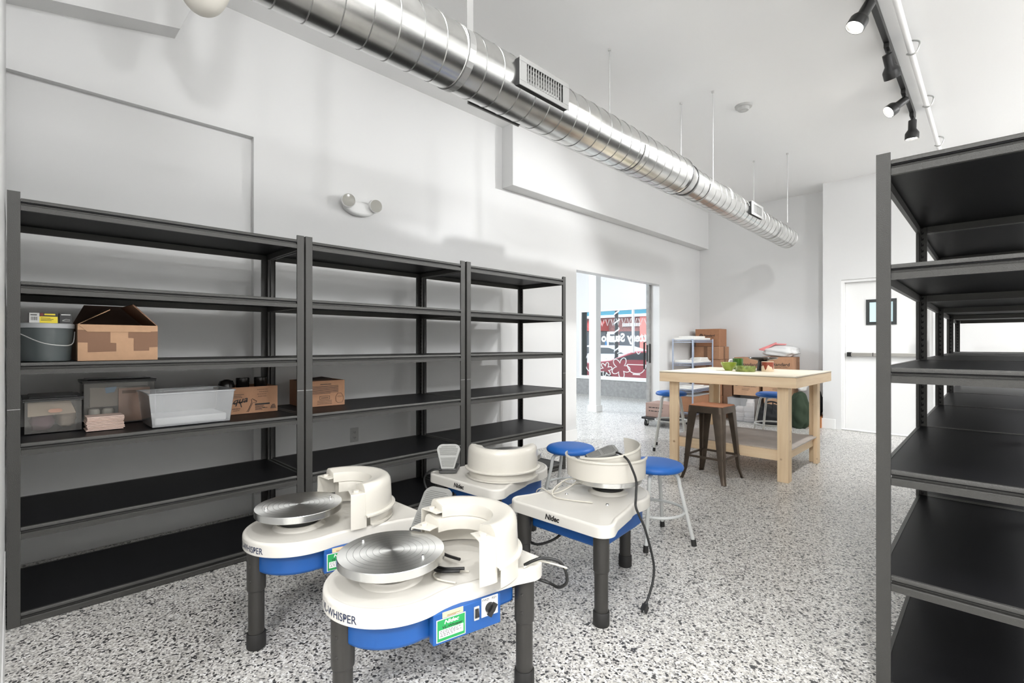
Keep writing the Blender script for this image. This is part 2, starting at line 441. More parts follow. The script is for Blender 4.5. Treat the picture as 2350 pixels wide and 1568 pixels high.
b.build('push_bar', ['steel', 'blk'], dr, bevel=0.003)
MB().tube([(-1.53, YD+0.02, 0.012), (-1.35, YD+0.0, 0.014), (-1.2, YD-0.012, 0.012), (-1.0, YD-0.02, 0.012), (-0.6, YD-0.02, 0.012)], 0.012, 8, smooth=5).build('bottom_sweep', 'trimw', dr, smooth=60)

# front room seen through the doorway
FY = 9.80
w = MB()
w.box(-12, -7.29, FY, FY+0.12, 0, 3.0); w.box(-7.29, LX-0.14, FY, FY+0.12, 0, 0.40); w.box(-7.29, LX-0.14, FY, FY+0.12, 2.0, 3.0)
struct(w, 'wall_front_room', 'wall')
struct(MB().box(-7.6, LX-0.15, FY-0.16, FY-0.001, 0.0, 0.37).mat(1).box(-7.6, LX-0.15, FY-0.18, FY-0.001, 0.37, 0.40), 'trim_1', ['knee', 'trimw'])
struct(MB().box(-12, LX-0.14, -1.0, FY+0.12, 3.0, 3.1), 'ceiling_front_room', 'ceil')
struct(MB().box(-12.1, -12, -1.0, FY+0.12, 0, 3.0), 'wall_front_room_side', 'wall')
struct(MB().box(-12, LX-0.14, -1.0, -0.9, 0, 3.0), 'wall_front_room_back', 'wall')
struct(MB().box(LX-0.14, LX-0.02, YF+0.12, FY+0.12, 0, 3.1), 'wall_front_room_end', 'wall')
struct(MB().box(-9.0, -7.6, 8.2, 8.35, 2.72, 3.0), 'front_room_shade_box_2', 'knee')  # grey box standing in for shadow under the front room ceiling
# window with painted glass
wf = MB()
WZ0, WZ1 = 0.40, 2.0
wf.box(-7.29, -7.235, FY-0.01, FY+0.08, WZ0, WZ1); wf.box(-7.235, LX-0.14, FY-0.01, FY+0.08, WZ1-0.03, WZ1); wf.box(-7.235, LX-0.14, FY-0.01, FY+0.08, WZ0, WZ0+0.035)
wf.mat(1).box(-7.235, -7.12, FY+0.02, FY+0.07, WZ0+0.035, WZ1-0.03)
wf.mat(0).box(-5.86, -5.815, FY+0.02, FY+0.07, WZ0+0.6, WZ1-0.03)
win = struct(wf, 'window_1', ['trimw', 'winframe'])
MB().box(-7.12, LX-0.14, FY+0.045, FY+0.05, WZ0+0.035, WZ1-0.03).build('pane', 'glass', win)
GP = FY+0.04
lt = MB()
def gl(pts, r=0.012, smooth=6, closed=False): lt.tube([(x, GP, z) for x, z in pts], r, 6, closed, smooth)
for i in range(12):                         # bunting
    x = -7.0+i*0.145; zt = 1.79-0.006*abs(5.5-i)
    lt.tube([(x, GP, zt), (x+0.05, GP, zt-0.15), (x+0.10, GP, zt)], 0.008, 6)
def flower(cx, cz, rr, n=5, ph=0.3):
    pts = []
    for k in range(n*10):
        a = ph+2*PI*k/(n*10); q = rr*(0.42+0.58*abs(math.cos(n*(a-ph)/2)))
        pts.append((cx+q*math.cos(a), cz+q*math.sin(a)))
    gl(pts, 0.010, 1, True)
flower(-6.16, 0.65, 0.25, 5, 1.1)
flower(-6.56, 0.60, 0.17, 6, 0.2)
gl([(-5.99, 0.73), (-5.95, 0.63), (-5.85, 0.545), (-5.65, 0.545), (-5.55, 0.63), (-5.51, 0.73)], 0.010)
lt.tube([(-5.99, GP, 0.73), (-5.51, GP, 0.73)], 0.010, 6); lt.tube([(-5.84, GP, 0.51), (-5.66, GP, 0.51)], 0.012, 6)
gl([(-7.08, 0.95), (-7.14, 0.80), (-7.12, 0.62), (-7.02, 0.52)], 0.010)
gl([(-7.08, 0.95), (-6.95, 1.0), (-6.80, 0.96), (-6.55, 0.85)], 0.010)
gl([(-6.25, 0.98), (-6.15, 1.01), (-6.05, 0.97), (-5.95, 1.0)], 0.010)
gl([(-5.75, 1.02), (-5.70, 0.97), (-5.65, 1.02)], 0.010)
vs_t, fs_t = text('Pottery Studio', 0.26, 0.012)
lt.add([(-5.955-v.x*0.95, GP-0.004, 1.335+v.y) for v in vs_t], fs_t)
lt.build('window_painting', 'paintw', win)
# sliding door panel parked behind the right jamb
dd = struct(MB().box(LX-0.19, LX-0.145, 6.985, 8.05, 0.01, 2.20), 'door_2', 'knee')
h = MB()
h.tube([(LX-0.20, 7.03, 0.80), (LX-0.25, 7.03, 0.80), (LX-0.25, 7.03, 1.22), (LX-0.20, 7.03, 1.22)], 0.014, 8)
h.box(LX-0.145, LX-0.1405, 6.99, 7.04, 0.90, 1.20); h.box(LX-0.182, LX-0.158, 6.980, 6.985, 0.92, 1.18)
h.build('pull_handle', 'blk', dd)
# column
c = MB().box(-5.155, -5.005, 7.20, 7.35, 0.0, 3.0); c.box(-5.175, -4.985, 7.18, 7.37, 0, 0.115)
struct(c, 'column_trim_3', 'trimw', bevel=0.004)

# ------------------------------------------------------------------ exterior (beyond the window)
struct(MB().box(-40, 12, FY+0.12, 40, -0.30, -0.15), 'ground', 'asphalt')
BY = 24.0
bl = thing('shop_building', 'brick shop front across the street with a teal band over dark shop windows', 'building', (-14, BY, -0.15))
def bp(mb, name, m, **k): return mb.build(name, m, bl, **k)
bp(MB().box(-14, 16, 0, 3, 0, 5.5), 'brick_wall', 'brick')
bp(MB().box(-14, 16, -0.35, 0, 2.98, 3.28), 'teal_band', 'teal')
bp(MB().box(-14, 16, -0.38, 0, 3.28, 3.60), 'cornice', 'whtext'); bp(MB().box(-14, 16, -0.38, 0, 2.84, 2.98), 'cornice', 'whtext')
for i, (x0, x1) in enumerate([(-4.4, -1.95), (-1.05, 0.2), (2.2, 3.4)]):
    bp(MB().box(x0, x1, -0.08, 0, 0.3, 2.05), 'shop_window', 'shopgl')
bp(MB().box(-1.85, -1.75, -0.12, 0, 0, 2.05).box(-1.25, -1.15, -0.12, 0, 0, 2.05).box(-1.75, -1.25, -0.12, 0, 1.9, 2.05).box(-1.75, -1.25, -0.12, 0, 1.15, 1.22), 'door_frame', 'whtext')
bp(MB().box(-1.75, -1.25, -0.06, 0, 0, 1.9), 'shop_door', 'shopgl'); bp(MB().box(-1.98, -1.87, -0.12, 0, 0, 1.5), 'blue_post', 'bluefr')
bp(MB().box(-1.68, -1.32, -0.08, -0.061, 1.45, 1.8), 'white_sign', 'whtext')
a = MB().hexa([(-3.4,-1.0,2.1),(-1.8,-1.0,2.1),(-1.8,0,2.1),(-3.4,0,2.1),(-3.4,-0.9,2.3),(-1.8,-0.9,2.3),(-1.8,0,2.75),(-3.4,0,2.75)])
bp(a, 'awning', 'awning')
sg = MB()
for k in range(9): sg.box(-0.85+k*0.125, -0.77+k*0.125, -0.1, 0, 2.32, 2.50)
bp(sg, 'raised_lettering', 'whtext')
bp(MB().box(0.32, 1.8, -0.25, 0, 0, 4.2), 'salmon_pier', 'pinkwall')

def car(name, label, paint, loc, rz, L=4.5, Hh=1.42):
    t = thing(name, label, 'car', loc, rz)
    prof = [(-L/2, 0.35), (-L/2, 0.70), (-L/2+0.12, 0.86), (-L/2+1.05, 0.96), (-L/2+1.75, Hh-0.03), (-L/2+2.3, Hh), (L/2-1.35, Hh-0.03), (L/2-0.45, 1.02), (L/2-0.05, 0.95), (L/2, 0.6), (L/2, 0.35)]
    MB().prism(prof, -0.85, 0.85, 'y').build('body', paint, t, bevel=0.05, seg=3, smooth=40)
    gw = [(-L/2+1.22, 0.98), (-L/2+1.82, Hh-0.09), (-L/2+2.3, Hh-0.06), (L/2-1.4, Hh-0.09), (L/2-0.75, 1.0)]
    MB().prism(gw, -0.862, -0.845, 'y').prism(gw, 0.845, 0.862, 'y').build('side_glass', 'cargl', t)
    for sx in (-L/2+0.85, L/2-0.85):
        for sy in (-0.80, 0.80):
            MB().cyl((sx, sy-0.1, 0.32), (sx, sy+0.1, 0.32), 0.32, seg=24).build('wheel', 'rub', t)
    return t
car('parked_car', 'red car parked in the street just outside the painted shop window', 'redcar', (-6.3, 12.3, -0.2), 0, 4.5, 1.24)
car('parked_car', 'silver car parked across the street behind the red car', 'whtcar', (-11.0, 16.2, -0.15), R(0), 4.6, 1.30)
lp = thing('street_lamp', 'dark street lamp post with a wound decoration outside the window', 'street lamp', (-9.30, 14.6, -0.15))
MB().cyl((0,0,0), (0,0,4.2), 0.07, 0.05, 12).build('pole', 'dark', lp, smooth=40)
MB().tube([(0.075*math.cos(k*0.6), 0.075*math.sin(k*0.6), 0.9+k*0.03) for k in range(110)], 0.024, 6).build('wound_band', 'whtext', lp)
MB().lathe([(0.09, 0), (0.19, 0.0), (0.16, 0.3), (0.10, 0.8), (0.075, 0.9)], (0,0,0), 16).build('base', 'dark', lp, smooth=40)

# ------------------------------------------------------------------ steel shelving
LV = [0.055, 0.417, 0.772, 1.115, 1.461, 1.812]
UW, UD, UH = 1.236, 0.600, 1.838
def post_mb(sx, sy):
    """angle post, origin at outer corner; sx, sy = direction of its flanges (inwards)"""
    m = MB(); a, th = 0.040, 0.0022
    m.box(0, sx*a, 0, sy*th, 0, UH); m.box(0, sx*th, sy*th, sy*a, 0, UH)
    m.box(sx*(a-th), sx*a, sy*th, sy*0.010, 0, UH); m.box(sx*th, sx*0.010, sy*(a-th), sy*a, 0, UH)
    m.mat(1)
    z = 0.05
    while z < UH-0.03:                       # key-hole slots on the inner face of the side flange
        x = sx*(th+0.0004)
        m.add([(x, sy*0.016, z), (x, sy*0.026, z+0.003), (x, sy*0.026, z+0.014), (x, sy*0.019, z+0.010), (x, sy*0.019, z+0.019), (x, sy*0.016, z+0.019)], [(0,1,2,3,4,5)])
        z += 0.0305
    m.mat(2).box(-sx*0.0003, sx*(a+0.0003), -sy*0.0003, sy*0.0005, 0.917, 0.919)
    return m
def beam_prof():  # (outward y, z) relative to the level's top; outward positive
    return [(-0.012, 0.0), (0.0, 0.0), (0.002, -0.003), (0.002, -0.0135), (-0.0105, -0.0150), (-0.0105, -0.0255), (0.0, -0.0270), (0.003, -0.0300), (0.003, -0.051), (-0.012, -0.051)]
def make_shelf(label):
    t = thing('shelving_unit', label, 'shelf', group='black steel shelving units')
    for (x, sx) in ((0, 1), (UW, -1)):
        for (y, sy) in ((0, 1), (UD, -1)):
            post_mb(sx, sy).build('post', ['hammer', 'slot', 'galvdull'], t, loc=(x, y, 0))
    pr = beam_prof()
    for z in LV:
        MB().box(0.006, UW-0.006, 0.006, UD-0.006, z-0.018, z-0.002).build('shelf_board', 'board', t)
        for (yy, s) in ((0.003, -1), (UD-0.003, 1)):
            MB().prism([(yy+s*p[0], z+p[1]) for p in pr], 0.041, UW-0.041, 'x').build('beam', 'hammer', t, smooth=35)
        for (xx, s) in ((0.003, -1), (UW-0.003, 1)):
            MB().prism([(xx+s*p[0], z+p[1]) for p in pr], 0.041, UD-0.041, 'y').build('side_beam', 'hammer', t, smooth=35)
    return t
SX = -2.94
sh = make_shelf('grey-framed black shelving unit holding bins and boxes, against the white wall at the corner')
LFT = [(-0.0105, None), (1.236, 'nearly empty black shelving unit in the middle of the wall row, holding one printed box'),
       (2.493, 'empty black shelving unit at the end of the wall row beside the doorway')]
for i, (y, lab) in enumerate(LFT):
    o = sh if i == 0 else copy_tree(sh)
    o.location = (SX, y, 0); o.rotation_euler = (0, 0, R(90))
    if lab: o['label'] = lab
RLB = ['empty black shelving unit nearest the camera, its underside and shelves seen from its end',
       'empty black shelving unit second in the line running towards the push-bar door',
       'empty black shelving unit third in the line running towards the push-bar door',
       'empty black shelving unit last in the line, closest to the push-bar door']
for i in range(4):
    o = copy_tree(sh)
    o.location = (-0.291-0.006*i, 2.067+UW+i*(UW+0.006), 0); o.rotation_euler = (0, 0, R(-90))
    o['label'] = RLB[i]; 

# ------------------------------------------------------------------ spiral duct
duct = thing('spiral_duct', 'galvanised spiral air duct hung below the ceiling on rods', 'duct', (-1.97, 0, 2.65))
def section(r, y0, y1, name, z0=0.0, z1=0.0, cap=False):
    m = MB(); n = 40; ny = max(2, int((y1-y0)/0.25))
    vs = []
    for i in range(ny+1):
        y = y0+(y1-y0)*i/ny; z = z0+(z1-z0)*i/ny
        for k in range(n):
            a = 2*PI*k/n; vs.append((r*math.cos(a), y, z+r*math.sin(a)))
    fs = [(i*n+k, i*n+(k+1) % n, (i+1)*n+(k+1) % n, (i+1)*n+k) for i in range(ny) for k in range(n)]
    if cap: fs.append(tuple(ny*n+k for k in range(n)))
    m.add(vs, fs)
    o = m.build(name, 'galv', duct, smooth=60)
    # helical lock seam
    pts = []; pitch = 0.125; turns = (y1-y0)/pitch; nn = int(turns*32)
    for k in range(nn+1):
        a = 2*PI*k/32; y = y0+pitch*k/32
        if y > y1: break
        zz = z0+(z1-z0)*(y-y0)/(y1-y0)
        pts.append((r*math.cos(-a), y, zz+r*math.sin(-a)))
    MB().tube(pts, 0.0030, 5).build('spiral_seam', 'galvseam', o, smooth=60)
    return o
section(0.152, -1.2, 4.02, 'large_pipe')
section(0.127, 4.20, 7.21, 'small_pipe', -0.0, -0.055, True)
m = MB()
def ring(prof):
    n = 40; vs = []
    for r, y in prof:
        for k in range(n):
            a = 2*PI*k/n; vs.append((r*math.cos(a), y, r*math.sin(a)))
    m.add(vs, [(i*n+k, i*n+(k+1) % n, (i+1)*n+(k+1) % n, (i+1)*n+k) for i in range(len(prof)-1) for k in range(n)])
ring([(0.150, 4.00), (0.156, 4.01), (0.156, 4.03), (0.150, 4.04), (0.146, 4.05), (0.133, 4.15), (0.131, 4.17), (0.135, 4.18), (0.135, 4.20), (0.128, 4.21)])
m.build('reducer', 'galv', duct, smooth=40)
m = MB(); ring([(0.150, 4.018), (0.1575, 4.020), (0.1575, 4.036), (0.150, 4.038)]); m.build('gasket_ring', 'gasket', duct, smooth=40)
m = MB(); ring([(0.130, 4.172), (0.1365, 4.174), (0.1365, 4.188), (0.130, 4.19)]); m.build('gasket_ring', 'gasket', duct, smooth=40)
m = MB(); ring([(0.150, 1.55), (0.1545, 1.555), (0.1545, 1.60), (0.150, 1.605)]); m.build('joint_band', 'galvdull', duct, smooth=40)
m = MB(); ring([(0.124, 4.95), (0.1295, 4.96), (0.1295, 4.99), (0.124, 5.0)]); m.build('joint_band', 'galvdull', duct, smooth=40)
m = MB(); ring([(0.124, 6.68), (0.1290, 6.69), (0.1290, 6.72), (0.124, 6.73)]); m.xf(Matrix.Translation((0,0,-0.045))); m.build('joint_band', 'galvdull', duct, smooth=40)
m = MB(); ring([(0.122, 7.19), (0.1295, 7.195), (0.1295, 7.22), (0.12, 7.222)]); m.xf(Matrix.Translation((0,0,-0.055))); m.build('end_cap_rim', 'galvdull', duct, smooth=40)
for (x, y, r) in ((-0.163, 3.25, 0), (-0.157, 4.45, 0), (0.146, 4.45, 0), (-0.184, 6.5, 0), (0.19, 6.52, 0)):
    MB().cyl((x, y, 0.0), (x, y, HC-2.65), 0.004, seg=8).lathe([(0.0, -0.012), (0.012, -0.012), (0.012, 0.0)], (x, y, HC-2.652), 10).build('hanger_rod', 'zinc', duct)
for y in (3.25, 4.45, 6.51):
    rr = 0.156 if y < 4 else 0.133
    mm = MB(); n = 24; zc = 0 if y < 5 else -0.042
    mm.lathe([(rr, -0.012), (rr+0.001, -0.012), (rr+0.001, 0.012), (rr, 0.012)], (0, y, zc), 28, PI, 2*PI, Matrix.Rotation(R(90), 3, 'X') )
    mm.build('cradle_strap', 'galvdull', duct, smooth=40)
# flat strap near the camera
mm = MB()
mm.box(0.128, 0.131, 1.56, 1.60, 0.08, HC-2.65)
pts = [(0.157*math.cos(a), 0.157*math.sin(a)) for a in [R(32-k*10) for k in range(22)]]
for (p, q) in zip(pts, pts[1:]):
    mm.add([(p[0], 1.56, p[1]), (p[0], 1.60, p[1]), (q[0], 1.60, q[1]), (q[0], 1.56, q[1])], [(0,1,2,3)])
mm.build('strap_hanger', 'galvdull', duct)

def register(label, y, side, r, zc, L=0.42, Hh=0.155, detail=True):
    t = thing('air_register', label, 'vent', (-1.97, y, 2.65+zc), 0 if side > 0 else PI, 'registers on the duct')
    x0 = r*0.80; x1 = r+0.022
    f = MB(); fr = 0.026
    f.box(x1-0.006, x1, -L/2, L/2, Hh/2-fr, Hh/2); f.box(x1-0.006, x1, -L/2, L/2, -Hh/2, -Hh/2+fr)
    f.box(x1-0.006, x1, -L/2, -L/2+0.055, -Hh/2+fr, Hh/2-fr); f.box(x1-0.006, x1, L/2-0.055, L/2, -Hh/2+fr, Hh/2-fr)
    f.build('frame', 'regw', t, bevel=0.002)
    s = MB()
    s.box(x0, x1-0.006, -L/2+0.004, L/2-0.004, Hh/2-0.01, Hh/2-0.006); s.box(x0, x1-0.006, -L/2+0.004, L/2-0.004, -Hh/2+0.006, -Hh/2+0.01)
    s.box(x0, x1-0.006, -L/2+0.004, -L/2+0.008, -Hh/2+0.01, Hh/2-0.01); s.box(x0, x1-0.006, L/2-0.008, L/2-0.004, -Hh/2+0.01, Hh/2-0.01)
    s.build('collar', 'dark', t)
    g = MB()
    n = 14
    for k in range(n):
        yy = -L/2+0.06+(L-0.12)*(k+0.5)/n; g.box(x1-0.010, x1-0.003, yy-0.0022, yy+0.0022, -Hh/2+fr, Hh/2-fr)
    for k in range(4):
        zz = -Hh/2+fr+(Hh-2*fr)*(k+0.5)/4; g.box(x1-0.020, x1-0.014, -L/2+0.055, L/2-0.055, zz-0.002, zz+0.002)
    g.build('grille', 'regw', t)
    MB().box(x1-0.03, x1-0.026, -L/2+0.05, L/2-0.05, -Hh/2+0.02, Hh/2-0.02).build('backing', 'dark', t)
    return t
register('white grille register on the side of the large duct', 2.10, 1, 0.152, 0.0)
register('duct register seen only by its lower flange, on the wall side of the large duct', 2.03, -1, 0.152, -0.012)
register('small white grille register near the open end of the thinner duct', 5.62, 1, 0.127, -0.02, 0.36, 0.14)
register('duct register seen only by its upper edge, just past the reducer', 4.45, -1, 0.127, 0.05, 0.36, 0.14)

# ------------------------------------------------------------------ ceiling fittings
rail = thing('track_light_rail', 'black track light rail fixed along the ceiling', 'track light', (-0.578, 0, 3.44))
MB().box(-0.018, 0.018, -0.6, 6.25, -0.012, 0.038).build('rail', 'blk', rail, bevel=0.003)
def track_head(y, d, label, lit=True, g=True):
    t = thing('track_spotlight', label, 'spotlight', (-0.578, y, 3.428), group='black track spotlights')
    MB().box(-0.017, 0.017, -0.075, 0.075, -0.034, 0.0).build('adapter', 'blk', t, bevel=0.003)
    MB().cyl((0,0,-0.03), (0,0,-0.085), 0.008, seg=10).build('swivel', 'blk', t)
    d = Vector(d).normalized(); q = d.to_track_quat('Z', 'Y').to_matrix()
    c = Vector((0,0,-0.075)) - d*0.02
    prof = [(0.0, 0.0), (0.030, 0.0), (0.033, 0.004), (0.033, 0.085), (0.052, 0.115), (0.056, 0.125), (0.056, 0.178), (0.053, 0.178), (0.053, 0.14), (0.0, 0.12)]
    MB().lathe(prof, c, 32, mtx=q).build('lamp_housing', 'blk', t, smooth=35)
    lens = MB(); lens.lathe([(0.0, 0.168), (0.045, 0.165)], c, 28, mtx=q)
    lens.mat(1).lathe([(0.045, 0.165), (0.0525, 0.172)], c, 28, mtx=q)
    lens.build('bulb_face', ['bulb', 'bulbrim'], t, smooth=60)
    return t, Vector((-0.578, y, 3.428))+c+d*0.20, d
HEADS = [(3.83, (-0.42, -0.30, -0.86), 'lit black track spotlight highest on the rail, aimed down'),
         (4.62, (0.12, 0.55, -0.80), 'second black track spotlight along the rail, turned away with its lamp hidden'),
         (5.55, (-0.62, -0.42, -0.55), 'lit black track spotlight tilted sideways with its round lamp showing'),
         (6.15, (-0.04, 0.10, -1.0), 'last black track spotlight at the far end of the rail, hanging straight down')]
head_info = [track_head(y, d, l) for y, d, l in HEADS]
pp = thing('ceiling_pipe', 'thin white painted pipe hung along the ceiling beside the track lights', 'pipe', (0, 0, 0))
MB().cyl((-0.455, 0.5, 3.40), (-0.455, 8.05, 3.40), 0.020, seg=14).build('pipe', 'ceil', pp, smooth=40)
for y in (3.6, 4.75, 5.9, 7.15):
    pts = [(-0.455, y, HC), (-0.405, y, HC-0.03), (-0.42, y, 3.385), (-0.455, y, 3.372), (-0.482, y, 3.388)]
    MB().tube(pts, 0.006, 6, smooth=5).build('hook', 'galvdull', pp, smooth=60)
sd = thing('smoke_detector', 'round white smoke detector on the ceiling beyond the duct', 'smoke detector', (-1.726, 4.926, HC))
MB().lathe([(0, -0.045), (0.045, -0.045), (0.052, -0.038), (0.055, -0.02), (0.075, -0.016), (0.078, 0.0)], (0,0,0), 28).build('base', 'vent', sd, smooth=40)
MB().lathe([(0.0, -0.047), (0.02, -0.047), (0.021, -0.0455)], (0,0,0), 20).build('sensor_cap', 'zinc', sd, smooth=40)
el = thing('drain_pipe', 'off-white pipe elbow hanging from the ceiling in the top corner', 'pipe', (0,0,0))
MB().tube([(-3.00, 0.60, HC), (-2.985, 0.62, 3.20), (-2.955, 0.65, 3.02), (-2.915, 0.68, 2.945), (-2.865, 0.715, 2.935), (-2.825, 0.745, 3.00), (-2.80, 0.77, 3.15), (-2.77, 0.80, HC)], 0.055, 20, smooth=6).build('elbow', 'pvc', el, smooth=60)
MB().cyl((-2.972, 0.633, 3.05), (-2.986, 0.621, 3.13), 0.068, seg=24).build('collar', 'pvc', el, smooth=40)
MB().cyl((-2.828, 0.743, 3.03), (-2.813, 0.757, 3.10), 0.066, seg=24).build('collar', 'pvc', el, smooth=40)

# emergency light + outlet on left wall
em = thing('wall_emergency_light', 'twin-head emergency light high on the white wall above the shelves', 'emergency light', (LX, 1.986, 2.304))
pl = []
for k in range(24):
    a = 2*PI*k/24; pl.append((0.135*math.cos(a), 0.052*math.sin(a)*(1.0 if math.sin(a) > 0 else 1.15)-0.01))
MB().prism(pl, 0.0, 0.055, 'x').build('body', 'trimw', em, bevel=0.018, seg=4, smooth=50)
for y in (-0.105, 0.125):
    q = Vector((0.85, -0.25 if y < 0 else -0.1, -0.1)).to_track_quat('Z', 'Y').to_matrix()
    h = MB().lathe([(0.0, 0.0), (0.045, 0.0), (0.055, 0.02), (0.055, 0.055), (0.05, 0.058)], (0.035, y, 0.03), 24, mtx=q).build('lamp_head', 'trimw', em, smooth=40)
    MB().lathe([(0.0, 0.060), (0.03, 0.059), (0.05, 0.056)], (0.035, y, 0.03), 24, mtx=q).build('lens', 'lensw', h, smooth=60)
ol = thing('wall_outlet', 'grey duplex power outlet on the wall behind the middle shelving unit', 'outlet', (LX, 1.958, 0.457))
MB().box(0.0, 0.006, -0.036, 0.036, -0.058, 0.058).build('cover_plate', 'vent', ol, bevel=0.003)
for z in (-0.022, 0.022):
    m = MB().box(0.006, 0.009, -0.016, 0.016, z-0.015, z+0.015); m.mat(1)
    m.box(0.009, 0.0094, -0.008, -0.005, z-0.006, z+0.006); m.box(0.009, 0.0094, 0.005, 0.008, z-0.006, z+0.006); m.box(0.009, 0.0094, -0.002, 0.002, z-0.012, z-0.008)
    m.build('socket', ['vent', 'dark'], ol)

# ------------------------------------------------------------------ pottery wheels
def outline():
    pts = []
    # right half from rear centre to the front; local +y is the rear
    rc = 0.060; hw = 0.288; yr = 0.453
    slope = 0.205
    for k in range(9):                      # rear corner
        a = R(90-k*(90+12)/8); pts.append((hw-rc+rc*math.cos(a)-0.004, yr-rc+rc*math.sin(a)))
    for k in range(1, 5):
        y = 0.375-(0.375-0.15)*k/4; pts.append((hw-slope*(yr-y)-0.002, y))
    pts += [(0.211, 0.115), (0.2065, 0.085), (0.2055, 0.055)]
    for k in range(25):
        a = R(9-k*99/24); pts.append((0.21*math.cos(a), 0.21*math.sin(a)))
    pts[-1] = (0.0, -0.21)
    left = [(-x, y) for x, y in reversed(pts[:-1])]
    return pts+left
OUT = outline()
ZT, ZB = 0.440, 0.388
def wrap_text(mb, s, size, rad, zc, a_mid, bold=0.0, off=0.0008, spacing=1.0, hscale=1.0):
    vs, fs = text(s, size, bold, spacing=spacing)
    mb.add([((rad+off)*math.cos(a_mid+v.x*hscale/rad), (rad+off)*math.sin(a_mid+v.x*hscale/rad), zc+v.y) for v in vs], fs)

def make_wheel():
    t = thing('pottery_wheel', '', 'pottery wheel', group='ivory and blue pottery wheels')
    top = MB(); n = len(OUT)
    def loop(sc, z): return [(x*sc if abs(sc-1) > 1e-9 else x, y, z) for x, y in OUT]
    def inset(d):
        r = []
        for i in range(n):
            p0 = Vector(OUT[i-1]); p1 = Vector(OUT[(i+1) % n]); q = (p1-p0).normalized()
            r.append((OUT[i][0]-(-q.y)*-d*-1*1.0 if False else OUT[i][0]+q.y*d, OUT[i][1]-q.x*d))
        return r
    # orientation of outline is clockwise seen from above -> inward = (q.y, -q.x) for clockwise
    rings = []
    for d_, z in ((0.0, ZB), (0.0, ZT-0.010), (0.0008, ZT-0.006), (0.003, ZT-0.0028), (0.006, ZT-0.0008), (0.010, ZT), (0.015, ZT), (0.018, ZT-0.0022), (0.022, ZT-0.0026)):
        rings.append([(x, y, z) for x, y in (inset(d_) if d_ else OUT)])
    vs = [p for r_ in rings for p in r_]
    fs = []
    for i in range(len(rings)-1):
        for k in range(n): fs.append((i*n+k, i*n+(k+1) % n, (i+1)*n+(k+1) % n, (i+1)*n+k))
    fs.append(tuple(range(n))); fs.append(tuple((len(rings)-1)*n+k for k in range(n)))
    top.add(vs, fs)
    top.lathe([(0.105, ZT-0.004), (0.092, ZT+0.004), (0.088, ZT+0.014), (0.080, ZT+0.014), (0.078, ZT)], (0,0,0), 40)
    tt = top.build('table_top', 'ivory', t, smooth=50)
    scr = MB()
    for (x, y) in ((0.12, 0.19), (-0.12, 0.19)):
        scr.lathe([(0.0, ZT+0.0035), (0.006, ZT+0.003), (0.009, ZT-0.002), (0.009, ZT-0.003)], (x, y, 0), 14)
        scr.build('screw', 'chrome', tt, smooth=50); scr = MB()
    lt = MB()
    wrap_text(lt, 'VL-WHISPER', 0.0335, 0.21, (ZT+ZB)/2-0.006, R(-81.5), 0.0003, 0.0008, 1.0, 0.88)
    wf_ = lambda q: max(v.x for v in text(q, 0.0335, 0.0003, align='LEFT')[0])
    xp = (wf_('VL-WHIS')+wf_('VL-WHISP'))/2-wf_('VL-WHISPER')/2+0.001
    for r0, r1 in ((0.0062, 0.0080), (0.0, 0.0022)):
        vs = []; zc_ = (ZT+ZB)/2-0.006+0.0055
        for k in range(20):
            for r_ in (r0, r1):
                x_ = (xp+r_*math.cos(2*PI*k/20))*0.88; a_ = R(-81.5)+x_/0.21
                vs.append((0.2109*math.cos(a_), 0.2109*math.sin(a_), zc_+r_*math.sin(2*PI*k/20)))
        lt.add(vs, [(2*k, 2*k+1, (2*k+3) % 40, (2*k+2) % 40) for k in range(20)])
    lt.build('model_lettering', 'ink', tt)
    lt = MB(); vs, fs = text('Nidec', 0.033, 0.0014, 0.2)
    lt.add([(-v.x+0.0, 0.4538, ZB+0.024+v.y) for v in vs], fs)
    lt.build('maker_logo', 'inkblk', tt)
    MB().lathe([(0.0, ZT+0.001), (0.078, ZT+0.001), (0.078, ZT+0.024), (0.066, ZT+0.030), (0.066, 0.4975), (0.0, 0.4975)], (0,0,0), 40).build('shaft_collar', 'blk', t, smooth=35)
    wh = MB().lathe([(0.0, 0.497), (0.168, 0.497), (0.170, 0.499), (0.170, 0.523), (0.1685, 0.525)], (0,0,0), 72)
    wh.mat(1).lathe([(0.1685, 0.525), (0.15, 0.5252), (0.1, 0.5252), (0.05, 0.5252), (0.0, 0.5252)], (0,0,0), 72)
    wo = wh.build('wheel_head', ['alurim', 'alu'], t, smooth=30)
    gr = MB()
    for r in (0.04, 0.06, 0.08, 0.10, 0.12, 0.14): gr.lathe([(r-0.0004, 0.5254), (r+0.0004, 0.5254)], (0,0,0), 64)
    gr.build('centring_groove', 'alurim', wo)
    for s in (1, -1):
        MB().lathe([(0.0, 0.5345), (0.004, 0.5345), (0.005, 0.533), (0.005, 0.525)], (0.127*s, 0, 0), 12).build('bat_pin', 'chrome', wo, smooth=40)
    # blue motor housing
    hb = MB(); pts = []
    for k in range(33):
        a = R(180+k*180/32); pts.append((0.172*math.cos(a), 0.172*math.sin(a)))
    pts += [(0.176, 0.02), (0.185, 0.14), (0.205, 0.36), (-0.205, 0.36), (-0.185, 0.14), (-0.176, 0.02)]
    hb.prism(pts, 0.300, ZB-0.0005)
    hb.build('motor_housing', 'blue', t, bevel=0.012, seg=3, smooth=40)
    # control box on the local +x side
    cb = thing_part('control_box', t, (0.208, 0.012, 0.293), math.atan2(-0.048, 0.232))
    L = 0.237
    MB().box(-0.03, 0.0, 0, L, 0, ZB-0.2935).build('box_shell', 'blue', cb, bevel=0.003)
    st = MB().mat(1).box(0.0, 0.0010, 0.010, 0.108, 0.008, 0.092)
    st.mat(0).box(0.0010, 0.0013, 0.0125, 0.1055, 0.0105, 0.0895)
